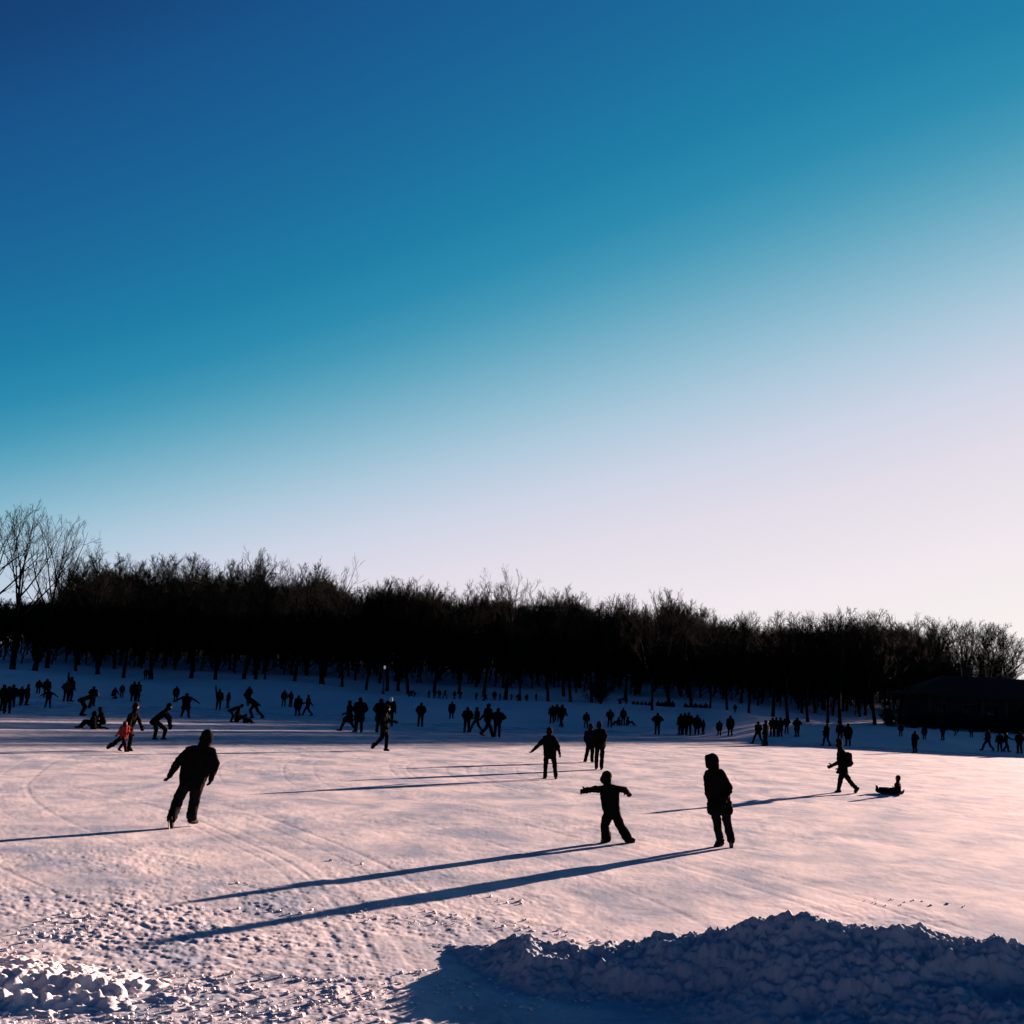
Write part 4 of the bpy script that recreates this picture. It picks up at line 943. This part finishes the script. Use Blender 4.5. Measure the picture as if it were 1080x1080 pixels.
# column, row of the feet, height in pixels, pose, label, options.  face: 0 = to the camera, 90 = to the right, -90 = to the left
S = 'people in the shade of the wood'
FIG = [
    (2, 750, 28, 'stand', 'dark figure cut by the left edge on shaded ice', dict(face=160)),
    (7, 753, 29, 'pockets', 'foremost of the three dark figures at the left edge', dict(face=30, trousers='brown')),
    (12, 746, 24, 'stand', 'right one of the three dark figures at the left edge', dict(face=200, jacket='navy')),
    (21.5, 744, 20, 'reach', 'left of two children side by side near the left edge', dict(face=60)),
    (27.5, 744, 22, 'stand', 'right of two children side by side near the left edge', dict(face=-40, coat=True)),
    (40, 732, 15, 'stand', 'small figure alone on the bank behind the child with legs apart', dict(face=40)),
    (48, 736, 20, 'stand', 'figure standing right behind the child with legs apart', dict(face=180)),
    (50, 747, 20, 'spread', 'child standing with legs apart on shaded ice, left part', dict(face=10)),
    (69, 740, 22, 'pockets', 'person in tan top beside one with an arm up', dict(face=50, jacket='tan')),
    (73, 740, 26, 'armup', 'person with one arm straight up near the left bank', dict(face=170)),
    (86, 755, 26, 'bend', 'stooping person left of the one behind the seated pair', dict(face=90)),
    (97, 745, 21, 'pockets', 'person standing behind the figures down on the ice', dict(face=0)),
    (97, 769, 19, 'sit', 'person sitting low on the ice at the shade edge, facing left', dict(face=-80)),
    (106, 769, 23, 'kneel', 'person kneeling up behind the one sitting on the ice', dict(face=-70)),
    (120, 737, 12, 'kneel', 'small crouching figure on the far shore', dict(face=60)),
    (128, 736, 14, 'stand', 'small figure upright beside the crouching one on far shore', dict(face=0)),
    (140, 740, 21, 'stand', 'left of two people standing behind the leaning adult skater', dict(face=20, coat=True)),
    (144.5, 740, 21, 'pockets', 'right of two people standing behind the leaning adult skater', dict(face=-30, jacket='tan')),
    (153, 717, 12, 'stand', 'left of two tiny figures among the trunks on the bank', dict(face=10)),
    (157.5, 717, 12, 'stand', 'right of two tiny figures among the trunks on the bank', dict(face=190)),
    (129, 793, 32, 'stride', 'small child in bright red snowsuit skating before an adult', dict(face=70, jacket='red', trousers='maroon', hat='black', group='people out on the sunny ice')),
    (185, 740, 16, 'stand', 'child in bulky coat above the bent skater', dict(face=0, coat=True, hatted=False)),
    (195, 757, 26, 'spread', 'lone figure with arms held out a little on shaded ice', dict(face=180, coat=True)),
    (230, 749, 22, 'armup', 'person raising one arm high left of the tumbled group', dict(face=30)),
    (240, 747, 17, 'stand', 'child next to the person raising an arm', dict(face=-60)),
    (243.5, 762, 20, 'bend', 'left figure of the tumbled group stooping on shaded ice', dict(face=90)),
    (251, 762, 16, 'sit', 'person fallen and sitting in the tumbled group', dict(face=80)),
    (259, 763, 10, 'sit', 'child sitting low at the right of the tumbled group', dict(face=70)),
    (262, 742, 18, 'pockets', 'person standing behind the tumbled group', dict(face=0)),
    (267, 758, 29, 'skate', 'tall skater leaning left over the tumbled group', dict(face=-70)),
    (299, 745, 17, 'stand', 'first from left of four standing skaters', dict(face=10)),
    (306, 746, 17, 'pockets', 'second from left of four standing skaters', dict(face=-20)),
    (313.5, 755, 21.5, 'stand', 'third from left of four standing skaters', dict(face=30, coat=True)),
    (324, 755, 22, 'stride', 'fourth from left of four standing skaters', dict(face=-100)),
    (367, 772, 33, 'stride', 'left of two adults walking together on the shade edge', dict(face=-80, coat=True)),
    (378, 772.5, 37, 'pockets', 'right and taller of two adults walking together on the shade edge', dict(face=20, coat=True, trousers='denim')),
    (400, 773, 36, 'pockets', 'person in long coat close behind the walker striding right', dict(face=170, coat=True)),
    (410.5, 766, 31, 'stand', 'person in white hat just behind the walker striding right', dict(face=0, hat='white')),
    (443, 767, 26, 'pockets', 'slim upright figure alone right of the striding walker', dict(face=0)),
    (476, 758, 18, 'stand', 'lone child in long navy coat on shaded ice', dict(face=0, coat=True, jacket='navy', trousers='navy')),
    (492, 773, 27, 'pockets', 'first from left of four in line at the shade edge', dict(face=15)),
    (502, 773, 27, 'stride', 'second from left of four in line at the shade edge', dict(face=-70)),
    (513.5, 777, 36, 'stride', 'tallest of four in line at the shade edge', dict(face=60)),
    (524, 778, 31, 'akimbo', 'rightmost of four in line at the shade edge', dict(face=-10)),
    (582, 763, 19, 'stand', 'left of three people close together behind the slim skater', dict(face=20)),
    (587, 761, 18, 'pockets', 'middle of three people close together behind the slim skater', dict(face=0, jacket='brown')),
    (592, 767, 24, 'stride', 'right of three people close together behind the slim skater', dict(face=30)),
    (618, 768, 17, 'stand', 'child partly hidden behind the two skating close together', dict(face=0, jacket='maroon')),
    (643, 767, 19, 'pockets', 'figure standing just right of the two skating close together', dict(face=-20)),
    (652, 765, 9, 'sit', 'small one sitting left of the child with spread arms', dict(face=-60)),
    (657, 765, 18, 'stand', 'child standing between two small sitting ones', dict(face=0)),
    (662.5, 765, 9, 'sit', 'small one sitting right of the standing child', dict(face=70)),
    (693, 775, 23, 'akimbo', 'lone person with elbows out at the shade edge', dict(face=10)),
    (717.5, 775, 22, 'stand', 'first from left of a tight five at the shade edge', dict(face=20)),
    (721.8, 775, 23, 'pockets', 'second from left of a tight five at the shade edge', dict(face=200, coat=True)),
    (726, 775.5, 24, 'stand', 'third from left of a tight five at the shade edge', dict(face=-20)),
    (735, 775, 21, 'stand', 'fourth from left of a tight five at the shade edge', dict(face=0, coat=True)),
    (741.5, 775, 16, 'stand', 'short rightmost child of a tight five at the shade edge', dict(face=30, jacket='maroon')),
    (758.5, 776, 16, 'stand', 'child standing just above the hooded person', dict(face=0, coat=True)),
    (770, 776, 21, 'stand', 'tall figure in long coat right of the child above the hooded person', dict(face=170, coat=True)),
    (775.3, 752, 9, 'stand', 'tiny dark figure alone up the far bank', dict(face=0, hatted=False)),
    (799.5, 785, 24, 'stride', 'left of two people standing at the lit edge of the shade', dict(face=-60)),
    (807.5, 787, 27, 'stand', 'right of two people standing at the lit edge of the shade', dict(face=40)),
    (814.5, 777, 20, 'pockets', 'first from left of a tight group in shade right of the edge pair', dict(face=0)),
    (818.5, 777, 20, 'stand', 'second from left of a tight group in shade right of the edge pair', dict(face=180)),
    (823, 777, 20, 'stand', 'third from left of a tight group in shade right of the edge pair', dict(face=10, coat=True)),
    (829.5, 774, 18, 'pockets', 'fourth of the tight group in shade, in a dark red jacket', dict(face=0, jacket='maroon', trousers='denim')),
    (840.5, 777, 20, 'akimbo', 'rightmost of the tight group in shade, slightly apart', dict(face=20, coat=True)),
    (872, 787, 24, 'reach', 'person facing left behind the backpack walker', dict(face=-70)),
    (886, 783, 21, 'stand', 'person in plum jacket straight behind the backpack walker', dict(face=0, jacket='plum')),
    (894.5, 787, 24, 'stand', 'person right behind the backpack walker', dict(face=180, coat=True)),
    (935, 756, 8, 'sit', 'tiny figure sitting on the bank left of the pavilion', dict(face=0)),
    (957, 765, 10, 'kneel', 'tiny crouching figure on the bank before the pavilion corner', dict(face=40)),
    (950, 777, 14, 'stand', 'child standing on shaded snow left of the person in brown', dict(face=0)),
    (965, 794, 23, 'pockets', 'person in brown coat with feet in sunlight before the pavilion', dict(face=10, jacket='brown', coat=True)),
    (975, 780, 14, 'stand', 'child right behind the person in brown', dict(face=0, jacket='navy', coat=True)),
    (985, 768, 9, 'stand', 'tiny figure against the pavilion shrubs', dict(face=0)),
    (994.5, 781, 16, 'pockets', 'small figure standing below the pavilion windows', dict(face=20)),
    (1007, 776, 9, 'bend', 'small stooping figure below the pavilion', dict(face=90)),
    (1024.5, 778, 12, 'stand', 'small figure before the pavilion shrubs, right of the stooping one', dict(face=0, jacket='green')),
    (1042, 792, 22, 'stride', 'first from left of four near the right edge', dict(face=-80)),
    (1054.5, 793, 20, 'stand', 'second from left of four near the right edge', dict(face=0, jacket='navy')),
    (1061, 793, 21, 'reach', 'third from left of four near the right edge, in dark red', dict(face=50, jacket='maroon')),
    (1075.5, 795, 23, 'pockets', 'fourth of four, closest to the right edge', dict(face=0)),
]
for px, py, h, kind, lab, kw in FIG:
    kw.setdefault('group', S); figure(px, py, h, kind, lab, **kw)

# figures behind the crest of the far bank: only their upper bodies show
def crest_figure(px, ytop, kind, label, D, s_h, **kw):
    X = (px - 540) / F * D
    for _ in range(3): X += (px - project((X, D, 1.5))[0]) * D / F
    P = np.array([X, D, zg(X, D)]); zt = z_at(X, D, lambda q: ytop)
    h = min(max(zt - P[2], .5), s_h)
    figure(px, 0, h * F / D, kind, label, at=P, **kw)
row = 'row of small figures along the crest of the far bank'
for i, (px, yt) in enumerate([(452, 727.5), (458, 727), (463, 727.5), (469, 727), (479, 728.5), (485, 728)]):
    crest_figure(px, yt, ('stand', 'pockets', 'stand', 'stride')[i % 4], '%s from left of six small figures in a row on the far bank crest' % ('first', 'second', 'third', 'fourth', 'fifth', 'sixth')[i], 110, 1.7, group=row, face=(-60, 40, 0)[i % 3])
crest_figure(430.5, 727.5, 'bend', 'left of two stooping figures facing each other on the far bank crest', 109, 1.3, face=90, group=S)
crest_figure(437, 728, 'bend', 'right of two stooping figures facing each other on the far bank crest', 109, 1.3, face=-90, group=S)
sc_row = 'scattered small figures on the far bank in mid picture'
for i, (px, yt) in enumerate([(502, 731), (511, 730), (521, 728.5), (527, 730.5), (539, 732), (547, 731), (555, 733), (565, 731), (577, 733)]):
    crest_figure(px, yt, ('stand', 'kneel', 'stand', 'pockets')[i % 4], '%s from left of nine small figures scattered on the bank below the forked tree' % ('first', 'second', 'third', 'fourth', 'fifth', 'sixth', 'seventh', 'eighth', 'ninth')[i], 110, 1.6, group=sc_row, face=(-60, 40, 0, 120)[i % 4])
crest_figure(653, 735, 'bend', 'left of two small figures on the bank above the sitting children', 112, 1.4, face=60, group=S)
crest_figure(660, 735, 'stand', 'right of two small figures on the bank above the sitting children', 112, 1.6, face=0, group=S, jacket='plum')
for n, (a, b, y) in enumerate([(668, 685, 739.5), (694, 709, 739), (723, 744, 741)]):
    k = 5
    for i in range(k):
        crest_figure(a + (b - a) * i / (k - 1), y + (i % 2) * .8, 'sit', '%s from left sitting in the %s of three low rows on the far bank' % (('first', 'second', 'third', 'fourth', 'fifth')[i], ('left', 'middle', 'right')[n]), 112.5, 1.0,
                     group='seated rows on the far bank', face=(-20, 15, 0)[i % 3])
print('triangles', sum(len(m.loops) - 2 * len(m.polygons) for m in bpy.data.meshes))
